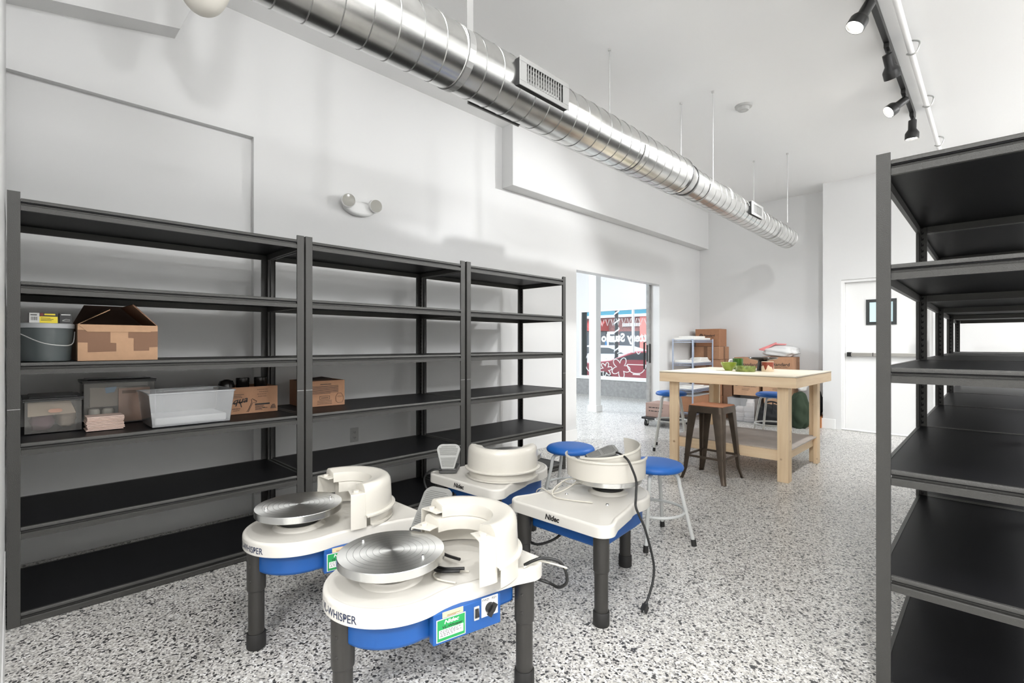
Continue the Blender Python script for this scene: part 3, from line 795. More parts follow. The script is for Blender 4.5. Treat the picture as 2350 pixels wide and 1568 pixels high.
    st.mat(1).box(0.0013, 0.0016, 0.018, 0.100, 0.022, 0.052)
    def lab(s, size, y, z, mi, bold=0.0, off=0.0019, shear=0.0):
        vs, fs = text(s, size, bold, shear); st.mat(mi).add([(off, y+v.x, z+v.y) for v in vs], fs)
    lab('Nidec', 0.020, 0.059, 0.078, 1, 0.0006, shear=0.25); lab('VL-Whisper', 0.014, 0.062, 0.060, 2, 0.0002, shear=0.2)
    for z, a, b_ in ((0.046, 0.022, 0.092), (0.040, 0.022, 0.080), (0.034, 0.024, 0.095), (0.028, 0.022, 0.070)):
        y = a
        while y < b_:
            q = random.uniform(0.004, 0.010); st.mat(2).box(0.0016, 0.0018, y, min(y+q, b_), z, z+0.0022); y += q+0.003
    st.v = [(x, y, z*0.80+0.001) for x, y, z in st.v]
    st.build('green_nameplate', ['green', 'paper', 'inkblk'], cb)
    pe = MB().box(0.0, 0.0010, 0.030, 0.100, 0.0765, ZB-0.2945); pe.mat(1)
    for z in (0.0815, 0.0785): pe.box(0.0010, 0.0012, 0.045, 0.09-(0.0815-z)*5, z, z+0.0012)
    pe.build('peach_sticker', ['peach', 'inkblk'], cb)
    sw = MB().box(0.0, 0.003, 0.138, 0.156, 0.036, 0.078); sw.mat(1).add([(0.003,0.141,0.042),(0.003,0.153,0.042),(0.003,0.153,0.072),(0.003,0.141,0.072),(0.010,0.141,0.048),(0.010,0.153,0.048),(0.004,0.153,0.072),(0.004,0.141,0.072)], [(0,3,2,1),(4,5,6,7),(0,1,5,4),(1,2,6,5),(2,3,7,6),(3,0,4,7)])
    sw.build('power_switch', ['vent', 'blk'], cb)
    kp = MB().box(0.0, 0.0015, 0.165, 0.226, 0.036, 0.0965); kp.mat(1)
    for s, y in (('FWD', 0.180), ('REV', 0.212)):
        vs, fs = text(s, 0.011, 0.0001); kp.add([(0.0018, y+v.x, 0.089+v.y) for v in vs], fs)
    kp.mat(1).cyl((0.0015, 0.195, 0.062), (0.016, 0.195, 0.062), 0.017, 0.015, 24)
    q = Matrix.Rotation(R(-35), 3, 'X'); kp.rbox((0.018, 0.195, 0.062) , (0.012, 0.013, 0.042), q)
    kp.build('direction_knob', ['paper', 'blk'], cb, bevel=0.001)
    lgs = [(0.0, -0.168), (0.222, 0.393), (-0.222, 0.393)]
    for (x, y) in lgs:
        lg = MB()
        lg.lathe([(0.0295, 0.02), (0.0295, 0.226), (0.034, 0.230), (0.0345, 0.233), (0.0345, ZB-0.0005), (0.0, ZB-0.0005)], (x, y, 0), 28)
        for z in (0.27, 0.33): lg.lathe([(0.0, 0.003), (0.005, 0.002), (0.006, 0.0)], (x+0.0345*0.5, y-0.0345*0.866, z), 10, mtx=Vector((0.5,-0.866,0)).to_track_quat('Z','Y').to_matrix())
        lo = lg.build('leg', 'legblk', t, smooth=40)
        MB().lathe([(0.0, 0.0), (0.033, 0.0), (0.035, 0.004), (0.035, 0.056), (0.033, 0.060), (0.0295, 0.060)], (x, y, 0), 28).build('rubber_foot', 'rub', lo, smooth=40)
    return t
def thing_part(name, parent, loc, rz):
    o = bpy.data.objects.new(name, None); COL.objects.link(o); o.parent = parent; o.location = loc; o.rotation_euler = (0,0,rz); o.empty_display_size = 0.03
    return o
WH = [((-1.400, 0.868), 0.0, 16, 'pottery wheel nearest the camera, green nameplate and knob showing on its blue side'),
      ((-2.082, 0.848), 0.0, 80, 'pottery wheel closest to the bin-filled shelves, its bare wheel head towards the camera'),
      ((-2.128, 2.18), R(180+2.5), 30, 'pottery wheel with a grey foot pedal standing up on its back edge'),
      ((-1.424, 2.154), R(180+0.5), 50, 'pottery wheel facing away with a pedal lying in its raised splash pan')]
wheel0 = make_wheel(); wheels = []
for i, ((x, y), rz, ph, lab) in enumerate(WH):
    o = wheel0 if i == 0 else copy_tree(wheel0)
    o.location = (x, y, 0); o.rotation_euler = (0, 0, rz); o['label'] = lab
    for ch in o.children:
        if ch.name.startswith('wheel_head'): ch.rotation_euler = (0, 0, R(ph))
    wheels.append(o)

# splash pans ---------------------------------------------------------------
PAN = [(0.2185, 0.006), (0.2185, 0.000), (0.2175, 0.000), (0.2175, 0.004), (0.203, 0.006), (0.202, 0.030), (0.199, 0.095), (0.196, 0.110), (0.189, 0.121), (0.178, 0.127), (0.160, 0.126), (0.140, 0.120), (0.124, 0.117), (0.118, 0.115), (0.1165, 0.108), (0.1165, 0.078)]
def pan_mb(a0, a1, tabs=True):
    m = MB()
    prof = PAN[3:]
    prof = [(0.2185, 0.0055), (0.2185, 0.0), (0.2165, 0.0)]+[(0.2165, 0.0035)]+PAN[4:]
    # double-walled profile (thickness 2.5 mm)
    outer = [(0.219, 0.0), (0.219, 0.006), (0.2045, 0.0085), (0.2035, 0.03), (0.2005, 0.095), (0.1975, 0.111), (0.190, 0.1225), (0.178, 0.129), (0.160, 0.128), (0.140, 0.122), (0.124, 0.119), (0.117, 0.117), (0.115, 0.108), (0.115, 0.075)]
    inner = [(0.118, 0.075), (0.118, 0.106), (0.122, 0.1155), (0.140, 0.1185), (0.160, 0.1245), (0.178, 0.1255), (0.188, 0.1195), (0.1945, 0.109), (0.1975, 0.094), (0.2005, 0.03), (0.2015, 0.006), (0.216, 0.0035), (0.216, 0.0)]
    m.lathe(outer+inner, (0,0,0), 44, a0, a1, close=True)
    return m
def pan_tab_end(a, s, w_, wall=True, zl=0.0):
    """stepped joint section at one end: a flat tab with a knob, over an inset wall panel"""
    m = MB(); b0, b1 = (a-w_, a+0.02) if s < 0 else (a-0.02, a+w_)
    if wall:
        o_ = [(0.2025, zl), (0.200, 0.094), (0.197, 0.098), (0.150, 0.098), (0.118, 0.096)]
        i_ = [(0.118, 0.093), (0.150, 0.095), (0.195, 0.095), (0.197, 0.092), (0.1995, zl)]
    else:
        o_ = [(0.199, 0.088), (0.199, 0.094), (0.196, 0.098), (0.150, 0.098), (0.118, 0.096)]
        i_ = [(0.118, 0.093), (0.150, 0.095), (0.194, 0.095), (0.196, 0.092), (0.196, 0.088)]
    m.lathe(o_+i_, (0,0,0), 8, b0, b1, close=True)
    am = (b0+b1)/2
    m.lathe([(0.0, 0.1055), (0.010, 0.1055), (0.0115, 0.104), (0.0115, 0.097)], (0.165*math.cos(am), 0.165*math.sin(am), 0), 18)
    # web closing the trough at this end, cut like the hump of the trough
    ca, sa = math.cos(a), math.sin(a); nx, ny = -sa*0.0012, ca*0.0012
    pr = [(0.2005, 0.094), (0.197, 0.110), (0.189, 0.121), (0.178, 0.127), (0.160, 0.126), (0.140, 0.120), (0.124, 0.117), (0.117, 0.112), (0.117, 0.094)]
    n = len(pr)
    m.add([(r*ca+q*nx, r*sa+q*ny, z) for q in (-1, 1) for r, z in pr], [tuple(range(n)), tuple(range(2*n-1, n-1, -1))]+[(i, (i+1) % n, n+(i+1) % n, n+i) for i in range(n)])
    return m
def pan(label, loc, rot, a0, a1, tabs=3, w0=0.30, w1=0.22, wall1=True, skirt=None, sc=1.0, zl=0.0):
    t = thing('splash_pan', label, 'splash pan', loc, 0, 'half splash pans')
    t.rotation_euler = rot
    S = Matrix.Diagonal((sc, sc, 1))
    pan_mb(R(a0), R(a1)).xf(S).build('trough', 'ivpan', t, smooth=40)
    if tabs & 1: pan_tab_end(R(a0), -1, w0, True, zl).xf(S).build('joint_tab', 'ivpan', t, smooth=30)
    if tabs & 2: pan_tab_end(R(a1), 1, w1, wall1).xf(S).build('joint_tab', 'ivpan', t, smooth=30)
    if skirt:
        q0, q1, zz = skirt
        MB().lathe([(0.2165, 0.004), (0.2165, -zz+0.008), (0.211, -zz), (0.209, -zz), (0.2140, -zz+0.009), (0.2140, 0.004)], (0,0,0), 12, R(q0), R(q1), close=True).build('lip_skirt', 'ivpan', t, smooth=30)
    return t
def upright_pan(label, loc, rot, a0, a1, r, h, rim=0.006):
    t = thing('splash_pan', label, 'splash pan', loc, 0, 'half splash pans'); t.rotation_euler = rot
    pr = [(r-0.045, 0.0), (r-0.004, 0.0), (r-0.001, 0.002), (r, 0.012), (r+0.003, h-0.012), (r+0.003+rim, h-0.010), (r+0.004+rim, h-0.006), (r+0.003+rim, h-0.003), (r+0.004, h-0.003), (r+0.004, h), (r+0.001, h), (r, h-0.014), (r-0.0028, 0.012), (r-0.006, 0.003), (r-0.045, 0.003)]
    MB().lathe(pr, (0,0,0), 48, R(a0), R(a1), close=True).build('trough', 'ivpan', t, smooth=35)
    return t
pan('upside-down half splash pan on top of the pair on the wheel nearest the camera', (-1.322, 1.085, ZT+0.047), (0, 0, 0), -4, 172, skirt=(-2, 24, 0.066), zl=-0.043)
pan('lower half splash pan on the nearest wheel, its flat tab reaching over the wheel head', (-1.322, 1.083, ZT+0.001), (0, 0, 0), 12, 182, tabs=2, w1=0.40, wall1=False, sc=0.94)
pan('upside-down half splash pan on the wheel closest to the bin-filled shelves', (-2.040, 1.025, ZT+0.047), (0, 0, 0), -2, 176, zl=-0.043)
pan('thin lower half splash pan whose lip shows under the one beside the bin-filled shelves', (-2.040, 1.025, ZT+0.001), (0, 0, 0), 6, 165, tabs=0, sc=0.95)
pan('upside-down half splash pan on the wheel with the standing foot pedal', (-2.045, 2.005, ZT+0.047), (0, 0, 0), -134, 46)
pan('lower half splash pan whose flange shows beneath the one beside the standing foot pedal', (-2.045, 2.005, ZT+0.001), (0, 0, 0), -134, 34, tabs=0, sc=0.95)
W4 = (-1.434, 2.150)
upright_pan('upright half splash pan resting on the wheel head of the wheel facing away', (*W4, 0.5265), (0, 0, 0), -155, 28, 0.199, 0.104)
_q = Matrix.Rotation(R(8), 4, Vector((math.sin(R(68)), -math.cos(R(68)), 0))).to_euler()
upright_pan('second upright half splash pan nested in the first, its tall end rising at the back', (W4[0], W4[1], 0.5265+0.052), _q, -95, 88, 0.179, 0.088, 0.004)

# foot pedals ---------------------------------------------------------------
def pedal(label, loc, rot, open_deg=38, ridges=True, TL=0.19):
    t = thing('foot_pedal', label, 'foot pedal', loc, 0, 'grey foot pedals'); t.rotation_euler = rot
    def shape(w0, w1, L, n=8):
        pts = [(-w0/2, 0), (w0/2, 0)]
        for k in range(n+1):
            a = R(k*90/n); pts.append((w1/2-0.035+0.035*math.cos(a), L-0.035+0.035*math.sin(a)))
        for k in range(n+1):
            a = R(90+k*90/n); pts.append((-w1/2+0.035+0.035*math.cos(a), L-0.035+0.035*math.sin(a)))
        return pts
    MB().prism(shape(0.10, 0.12, 0.17), 0.0, 0.022).build('base', 'peddark', t, bevel=0.004, seg=2, smooth=40)
    tr = MB().prism(shape(0.075, 0.138, TL), 0.0, 0.012)
    if ridges:
        for k in range(20):
            y = 0.012+k*0.0083*TL/0.19; w_ = (0.075+(0.138-0.075)*y/TL)-0.016
            if 9 <= k <= 10: continue
            if y > TL-0.025: w_ -= 0.03
            tr.box(-w_/2, w_/2, y-0.0021, y+0.0021, 0.012, 0.0145)
    o = tr.build('treadle', 'ped', t, bevel=0.0015, smooth=40)
    o.location = (0, 0.004, 0.024); o.rotation_euler = (R(open_deg), 0, 0)
    MB().cyl((-0.045, 0.004, 0.022), (0.045, 0.004, 0.022), 0.008, seg=12).build('hinge', 'peddark', t, smooth=40)
    return t
pd3 = pedal('grey ribbed foot pedal standing open on the back edge of a wheel near the shelves', (-2.276, 1.784, ZT+0.0005), (0, 0, R(46)), 64, TL=0.146)
pd1 = pedal('grey ribbed foot pedal leaning behind the pans on the wheel nearest the camera', (-1.605, 1.115, ZT+0.0005), (0, 0, R(14)), 42)
pd4 = pedal('grey foot pedal lying in the raised splash pan of the wheel facing away', (-1.475, 2.045, 0.590), (R(4), R(4), R(-45)), 14, TL=0.155)

# cords (children of the wheels / pedals, world coordinates through the inverse of the parent) -----------------
def cord(parent, pts, r, m, name='cord', sm=8):
    mb = MB(); 
    o = mb.tube(pts, r, 8, smooth=sm).build(name, m, parent, smooth=60)
    bpy.context.view_layer.update()
    o.matrix_parent_inverse = parent.matrix_world.inverted()
    return o
cord(wheels[0], [(-1.135, 1.215, ZT+0.008), (-1.11, 1.23, ZT+0.025), (-1.085, 1.255, ZT+0.034), (-1.055, 1.30, ZT+0.018), (-1.045, 1.325, ZT-0.02), (-1.045, 1.33, ZT-0.06), (-1.075, 1.325, ZT-0.085), (-1.12, 1.325, ZT-0.085), (-1.17, 1.29, ZT-0.075), (-1.20, 1.22, ZT-0.09)], 0.0055, 'blk', 'power_cord')
cord(wheels[0], [(-1.13, 1.205, ZT+0.004), (-1.12, 1.255, ZT+0.012), (-1.09, 1.27, ZT+0.016), (-1.03, 1.305, ZT+0.004), (-1.05, 1.322, ZT-0.01)], 0.0032, 'cordw', 'pedal_cord')
cord(wheels[0], [(-1.46, 1.10, ZT+0.012), (-1.38, 1.065, ZT+0.018), (-1.30, 1.07, ZT+0.022)], 0.0055, 'blk', 'power_cord')
cord(wheels[0], [(-1.24, 1.02, ZT+0.018), (-1.29, 0.985, ZT+0.012), (-1.325, 0.985, ZT+0.008), (-1.33, 1.0, ZT+0.008), (-1.29, 1.005, ZT+0.014), (-1.24, 1.04, ZT+0.02)], 0.0055, 'blk', 'power_cord')
cord(wheels[0], [(-1.21, 0.98, ZT+0.004), (-1.27, 0.955, ZT+0.004), (-1.31, 0.97, ZT+0.004), (-1.30, 1.01, ZT+0.004), (-1.24, 1.06, ZT+0.004)], 0.0030, 'cordw', 'pedal_cord')
# black cord from the pedal over the pan down to a plug, cream pedal cord looped on the table top
pc = cord(wheels[3], [(-1.40, 2.125, 0.632), (-1.33, 2.09, 0.660), (-1.250, 2.052, 0.648), (-1.216, 2.048, 0.60), (-1.205, 2.06, 0.547), (-1.195, 2.04, 0.48), (-1.183, 2.018, 0.446), (-1.165, 2.02, 0.405), (-1.140, 2.030, 0.345), (-1.110, 2.048, 0.203), (-1.102, 2.031, 0.133), (-1.104, 2.0, 0.075), (-1.106, 1.978, 0.048)], 0.0055, 'blk', 'power_cord')
pg = MB().cyl((-1.106, 1.978, 0.050), (-1.106, 1.970, 0.036), 0.007, 0.012, 12); pg.rbox((-1.106, 1.962, 0.026), (0.022, 0.030, 0.030), Matrix.Rotation(R(40), 3, 'X'))
pg.mat(1).box(-1.113, -1.110, 1.940, 1.950, 0.002, 0.018); pg.box(-1.102, -1.099, 1.940, 1.950, 0.002, 0.018); pg.cyl((-1.106, 1.952, 0.014), (-1.106, 1.936, 0.003), 0.0025, seg=8)
pgo = pg.build('plug', ['blk', 'chrome'], None, smooth=40)
bpy.context.view_layer.update(); pgo.parent = pc; pgo.matrix_parent_inverse = pc.matrix_world.inverted()
cord(wheels[3], [(-1.36, 1.93, ZT+0.004), (-1.46, 1.885, ZT+0.004), (-1.545, 1.87, ZT+0.006), (-1.575, 1.90, ZT+0.03), (-1.565, 1.99, ZT+0.062), (-1.52, 2.02, ZT+0.06), (-1.53, 1.94, ZT+0.03), (-1.575, 1.895, ZT+0.008), (-1.62, 1.91, ZT+0.006), (-1.67, 1.92, ZT+0.010), (-1.715, 1.93, ZT-0.02), (-1.71, 1.95, ZT-0.09), (-1.66, 1.97, ZT-0.12)], 0.0034, 'cordw', 'pedal_cord')
cord(wheels[3], [(-1.585, 1.905, ZT+0.010), (-1.60, 1.98, ZT+0.03), (-1.63, 2.04, ZT+0.03), (-1.62, 2.10, ZT+0.006), (-1.54, 2.18, ZT+0.01)], 0.0034, 'cordw', 'pedal_cord')
cord(wheels[3], [(-1.66, 1.93, 0.34), (-1.70, 1.85, 0.28), (-1.695, 1.83, 0.22), (-1.64, 1.85, 0.19), (-1.56, 1.91, 0.23), (-1.52, 1.97, 0.31)], 0.0065, 'blk', 'power_cord')
cord(wheels[2], [(-2.295, 1.755, ZT+0.025), (-2.34, 1.715, ZT+0.02), (-2.39, 1.70, ZT-0.03), (-2.37, 1.71, ZT-0.10), (-2.31, 1.75, ZT-0.13), (-2.24, 1.85, ZT-0.11)], 0.006, 'blk', 'power_cord')
cord(wheels[2], [(-2.26, 1.91, 0.36), (-2.26, 1.81, 0.32), (-2.23, 1.77, 0.24), (-2.19, 1.80, 0.31), (-2.16, 1.77, 0.25), (-2.12, 1.82, 0.32), (-2.08, 1.87, 0.36)], 0.008, 'blk', 'cord_bundle')
cord(wheels[2], [(-2.24, 1.89, 0.36), (-2.24, 1.775, 0.29), (-2.20, 1.76, 0.23), (-2.14, 1.81, 0.27), (-2.10, 1.89, 0.34)], 0.007, 'peddark', 'cord_bundle')

# ------------------------------------------------------------------ stools
def round_stool(label, loc, rz, h, rf, ring_z):
    t = thing('round_stool', label, 'stool', loc, rz, 'round blue stools')
    rs = 0.172; th = 0.052
    prof = [(0.0, h), (0.09, h-0.001), (0.135, h-0.004), (0.158, h-0.011), (0.169, h-0.022), (rs, h-0.032), (0.168, h-0.042), (0.158, h-0.049), (0.14, h-th), (0.0, h-th)]
    MB().lathe(prof, (0,0,0), 48).build('seat', 'bluseat', t, smooth=50)
    MB().cyl((0,0,h-th-0.012), (0,0,h-th), 0.05, seg=20).build('mounting_plate', 'stoolw', t, smooth=40)
    zt = h-th-0.012
    for k in range(4):
        a = R(45+90*k); ca, sa = math.cos(a), math.sin(a)
        P = [(0.03*ca, 0.03*sa, zt), (0.10*ca, 0.10*sa, zt), (0.128*ca, 0.128*sa, zt-0.010), (0.142*ca, 0.142*sa, zt-0.035), (0.150*ca, 0.150*sa, zt-0.08)]
        P = spline([Vector(p) for p in P], 4)+[Vector((rf*ca, rf*sa, 0.030))]
        lg = MB().tube(P, 0.0115, 12).build('leg', 'stoolw', t, smooth=60)
        d = (Vector((rf*ca, rf*sa, 0.03))-Vector((0.15*ca, 0.15*sa, zt-0.08))).normalized()
        MB().cyl(Vector((rf*ca, rf*sa, 0.038)), Vector((rf*ca, rf*sa, 0.0))+Vector((d.x, d.y, 0))*0.02, 0.0145, 0.0155, 14).build('rubber_tip', 'rub', lg, smooth=40)
    fr_ = (zt-0.08-ring_z)/(zt-0.08-0.03); rr = 0.150+(rf-0.150)*fr_-0.012
    MB().tube([(rr*math.cos(2*PI*k/48), rr*math.sin(2*PI*k/48), ring_z) for k in range(48)], 0.009, 10, True).build('foot_ring', 'stoolw', t, smooth=60)
    return t
round_stool('low blue round stool between the wheel facing away and the end shelving unit', (-2.165, 2.80, 0), R(20), 0.478, 0.225, 0.19)
round_stool('low blue round stool nearest the brown metal stool, white legs in full view', (-1.494, 2.771, 0), R(61), 0.478, 0.225, 0.185)
round_stool('tall blue round stool beside the left end of the wooden workbench', (-2.635, 5.27, 0), R(24), 0.662, 0.245, 0.33)
round_stool('tall blue round stool tucked under the back edge of the wooden workbench', (-1.79, 6.0, 0), R(35), 0.655, 0.245, 0.30)

def metal_stool():
    t = thing('metal_stool', 'brown gunmetal stool with a square wooden seat in front of the workbench', 'stool', (-1.812, 4.40, 0), R(-2))
    h = 0.655; a = 0.152
    def rsq(a_, r_, n=5):
        o = []
        for (sx, sy, st) in ((1,1,0),(-1,1,90),(-1,-1,180),(1,-1,270)):
            for k in range(n+1):
                q = R(st+90*k/n); o.append((sx*(a_-r_)+r_*math.cos(q), sy*(a_-r_)+r_*math.sin(q)))
        return o
    MB().prism(rsq(a-0.004, 0.028), h-0.016, h).build('seat', 'elm', t, bevel=0.004, seg=2, smooth=40)
    o1, o2 = rsq(a, 0.03), rsq(a+0.006, 0.034); n = len(o1)
    m = MB()
    m.add([(x,y,h-0.006) for x,y in o1]+[(x,y,h-0.062) for x,y in o2]+[(x*0.975,y*0.975,h-0.062) for x,y in o2]+[(x*0.975,y*0.975,h-0.010) for x,y in o1],
          [(r*n+i, r*n+(i+1)%n, ((r+1)%4)*n+(i+1)%n, ((r+1)%4)*n+i) for r in range(3) for i in range(n)])
    m.box(-a+0.006, a-0.006, -a+0.006, a-0.006, h-0.022, h-0.017)
    m.build('apron', 'bronze', t, smooth=40)
    for sx in (1,-1):
        for sy in (1,-1):
            # tapered pressed-steel leg: folded V section, flared at the toe
            m = MB(); st = [(h-0.012, 0.150, 0.088), (h-0.10, 0.157, 0.082), (0.40, 0.166, 0.066), (0.22, 0.176, 0.052), (0.09, 0.184, 0.040), (0.03, 0.196, 0.034), (0.0, 0.204, 0.032)]
            vs = []
            for z, e, w_ in st:
                c = 0.016
                q = [(e-w_, e), (e-c, e), (e-c*0.3, e-c*0.3), (e, e-c), (e, e-w_), (e-0.006, e-w_), (e-0.006, e-c), (e-c*0.5-0.004, e-c*0.5-0.004), (e-c, e-0.006), (e-w_, e-0.006)]
                vs += [(sx*x, sy*y, z) for x, y in q]
            k = 10
            fs = [(i*k+j, i*k+(j+1)%k, (i+1)*k+(j+1)%k, (i+1)*k+j) for i in range(len(st)-1) for j in range(k)]
            fs += [tuple(range(k)), tuple((len(st)-1)*k+j for j in range(k-1,-1,-1))]
            m.add(vs, fs)
            m.add([(sx*0.172, sy*0.172, 0.004), (sx*0.206, sy*0.172, 0.004), (sx*0.206, sy*0.206, 0.004), (sx*0.172, sy*0.206, 0.004)], [(0,1,2,3)])
            lo = m.build('leg', 'bronze', t, smooth=35)
    zr = 0.205; e = 0.168
    for (p, q) in (((-e,-e),(e,-e)),((e,-e),(e,e)),((e,e),(-e,e)),((-e,e),(-e,-e))):
        MB().rbox(((p[0]+q[0])/2, (p[1]+q[1])/2, zr), (abs(p[0]-q[0])+0.012, abs(p[1]-q[1])+0.012, 0.018), Matrix.Identity(3)).build('stretcher', 'bronze', t)
    for (p, q) in (((-0.12,-0.12),(0.12,0.12)),((-0.12,0.12),(0.12,-0.12))):
        MB().tube([(p[0],p[1],h-0.075),(q[0],q[1],h-0.075)], 0.006, 8).build('seat_brace', 'blk', t)
metal_stool()

# ------------------------------------------------------------------ workbench
wb = thing('workbench', 'square pine workbench with a pale top and a lower shelf', 'table', (-2.426, 4.60, 0))
W = 1.236; HT = 0.922
m = MB().box(0, W, 0, W, HT-0.008, HT); m.build('bench_top', 'birch', wb)
m = MB().box(-0.001, W+0.001, -0.001, W+0.001, HT-0.0125, HT-0.008); m.build('board_edge', 'birche', wb)
a0 = HT-0.0125
for (n_, bx, mt) in (('apron', (0, W, 0, 0.038), 'pine'), ('apron', (0, W, W-0.038, W), 'pine'), ('apron', (0, 0.038, 0.038, W-0.038), 'piney'), ('apron', (W-0.038, W, 0.038, W-0.038), 'piney')):
    MB().box(*bx, a0-0.089, a0).build(n_, mt, wb, bevel=0.003)
for x, sx in ((0.075, 1), (W-0.075, -1)):
    for y, sy in ((0.063, 1), (W-0.11, -1)):
        l = MB().box(x, x+sx*0.089, y, y+sy*0.038, 0, a0-0.001)
        l.box(x, x+sx*0.038, y+sy*0.0385, y+sy*0.1, 0, a0-0.001)
        l.build('leg', 'pinez', wb, bevel=0.003)
zl = 0.172
MB().box(0.115, W-0.115, 0.102, 0.140, zl, zl+0.089).build('lower_rail', 'pine', wb, bevel=0.003)
MB().box(0.115, W-0.115, W-0.185, W-0.147, zl, zl+0.089).build('lower_rail', 'pine', wb, bevel=0.003)
MB().box(0.115, 0.153, 0.163, W-0.21, zl, zl+0.089).build('lower_rail', 'piney', wb, bevel=0.003)
MB().box(W-0.153, W-0.115, 0.163, W-0.21, zl, zl+0.089).build('lower_rail', 'piney', wb, bevel=0.003)
MB().box(0.085, W-0.085, 0.1405, W-0.148, zl+0.0895, zl+0.1).build('lower_shelf', 'mdf', wb)

TZ = HT+0.001
def pot(name, label, cat, loc, prof, m, seg=40, extra=None, rz=0.0):
    t = thing(name, label, cat, loc, rz)
    MB().lathe(prof, (0,0,0), seg).build('body', m, t, smooth=45)
    if extra: extra(t)
    return t
pot('glazed_bowl', 'lime green bowl on the workbench', 'bowl', (-1.953, 5.16, TZ), [(0,0.0),(0.034,0.0),(0.038,0.008),(0.055,0.03),(0.070,0.058),(0.077,0.084),(0.074,0.085),(0.066,0.060),(0.05,0.032),(0,0.012)], 'lime',
    extra=lambda t: MB().tube([(0.073,0,0.075),(0.098,0,0.072),(0.098,0,0.042),(0.066,0,0.036)],0.006,8,smooth=5).build('handle','lime',t,smooth=60), rz=R(70))
pot('glazed_mug', 'dark green straight mug standing behind the lime bowl on the workbench', 'mug', (-1.985, 5.50, TZ), [(0,0),(0.05,0.0),(0.052,0.005),(0.052,0.115),(0.049,0.117),(0.047,0.11),(0.047,0.01),(0,0.008)], 'dkgreen',
    extra=lambda t: MB().tube([(-0.050,0,0.10),(-0.085,-0.01,0.095),(-0.085,-0.01,0.04),(-0.05,0,0.025)],0.007,8,smooth=5).build('handle','paper',t,smooth=60))
pot('glazed_dish', 'shallow mottled green dish on the workbench', 'dish', (-1.768, 5.10, TZ), [(0,0),(0.086,0.0),(0.092,0.006),(0.094,0.05),(0.092,0.054),(0.087,0.052),(0.085,0.01),(0,0.008)], 'moss')
pot('pedestal_dish', 'black pedestal dish with a wide flat top on the workbench', 'dish', (-1.70, 5.40, TZ), [(0,0),(0.058,0.0),(0.060,0.01),(0.050,0.06),(0.047,0.095),(0.06,0.107),(0.125,0.118),(0.138,0.130),(0.136,0.136),(0.11,0.130),(0,0.126)], 'blkglaze')
def mugx(t):
    MB().tube([(-0.052,-0.02,0.085),(-0.09,-0.03,0.08),(-0.092,-0.03,0.035),(-0.052,-0.02,0.02)],0.008,8,smooth=5).build('handle','cream',t,smooth=60)
    m_ = MB(); n = 40
    vs = []
    for k in range(n):
        a = 2*PI*k/n; zb = 0.045+0.020*math.sin(a*5)+0.012*math.sin(a*9+1)
        for z in (0.095, zb): vs.append((0.0562*math.cos(a), 0.0562*math.sin(a), z))
    m_.add(vs, [(2*k, 2*((k+1)%n), 2*((k+1)%n)+1, 2*k+1) for k in range(n)])
    m_.build('drip_glaze', 'rust', t, smooth=60)
pot('glazed_mug', 'cream mug with red-brown dripping glaze on the workbench', 'mug', (-1.612, 5.255, TZ), [(0,0),(0.054,0.0),(0.056,0.004),(0.0555,0.095),(0.053,0.098),(0.050,0.095),(0.050,0.01),(0,0.008)], 'cream', extra=mugx, rz=R(-75))

# ------------------------------------------------------------------ things on the left shelves
Z4, Z5 = LV[3]+0.001, LV[2]+0.001
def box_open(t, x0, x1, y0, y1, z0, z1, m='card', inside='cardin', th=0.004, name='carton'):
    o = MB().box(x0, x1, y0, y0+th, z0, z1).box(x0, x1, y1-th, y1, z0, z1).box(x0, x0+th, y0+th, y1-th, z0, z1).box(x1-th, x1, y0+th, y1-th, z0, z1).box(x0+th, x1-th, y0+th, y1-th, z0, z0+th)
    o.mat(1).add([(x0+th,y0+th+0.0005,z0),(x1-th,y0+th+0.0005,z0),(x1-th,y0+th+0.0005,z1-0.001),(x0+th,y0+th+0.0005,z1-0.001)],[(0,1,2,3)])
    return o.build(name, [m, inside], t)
# bucket
bk = thing('bucket', 'smoky grey lidded bucket with a wire handle at the end of the shelf', 'bucket', (-3.10, 0.114, Z4))
MB().lathe([(0,0.0),(0.082,0.0),(0.085,0.003),(0.096,0.150),(0.0,0.150)], (0,0,0), 40).build('body', 'bucket', bk, smooth=40)
MB().lathe([(0,0.172),(0.094,0.172),(0.099,0.170),(0.1,0.150),(0.0965,0.150)], (0,0,0), 40).build('lid', 'lid', bk, smooth=40)
MB().tube([(0.02,-0.103,0.135),(0.075,-0.088,0.125),(0.118,-0.02,0.085),(0.116,0.045,0.072),(0.080,0.085,0.08),(0.02,0.097,0.135)], 0.0022, 6, smooth=6).build('handle', 'zinc', bk, smooth=60)
ZL = Z4+0.1725
yb = thing('product_box', 'small flat yellow and white box on the bucket lid', 'box', (-3.055, 0.107, ZL))
q = MB().box(-0.07, 0.0, -0.050, 0.046, 0, 0.046); q.build('carton', 'blk', yb)
q = MB().mat(0).box(0, 0.0006, -0.049, -0.016, 0.001, 0.045); q.mat(1).box(0, 0.0006, -0.016, 0.044, 0.001, 0.030); q.mat(2).box(0, 0.0006, -0.014, -0.003, 0.032, 0.045); q.mat(1).box(0, 0.0006, 0.0, 0.036, 0.036, 0.043)
q.mat(3)
for k in range(7): q.box(0.0006, 0.0008, -0.043+k*0.003, -0.0415+k*0.003, 0.012, 0.028)
q.box(0.0006, 0.0008, -0.045, -0.024, 0.034, 0.038)
for z, e in ((0.022, 0.02), (0.016, 0.03), (0.011, 0.024)): q.box(0.0006, 0.0008, -0.012, e, z, z+0.002)
q.build('printed_panel', ['boxwhite', 'yellow', 'darkred', 'inkblk'], yb)
bb = thing('product_box', 'small black box beside the yellow and white box on the bucket lid', 'box', (-3.06, 0.179, ZL))
MB().box(-0.05, 0, -0.022, 0.022, 0, 0.048).build('carton', 'blk', bb)
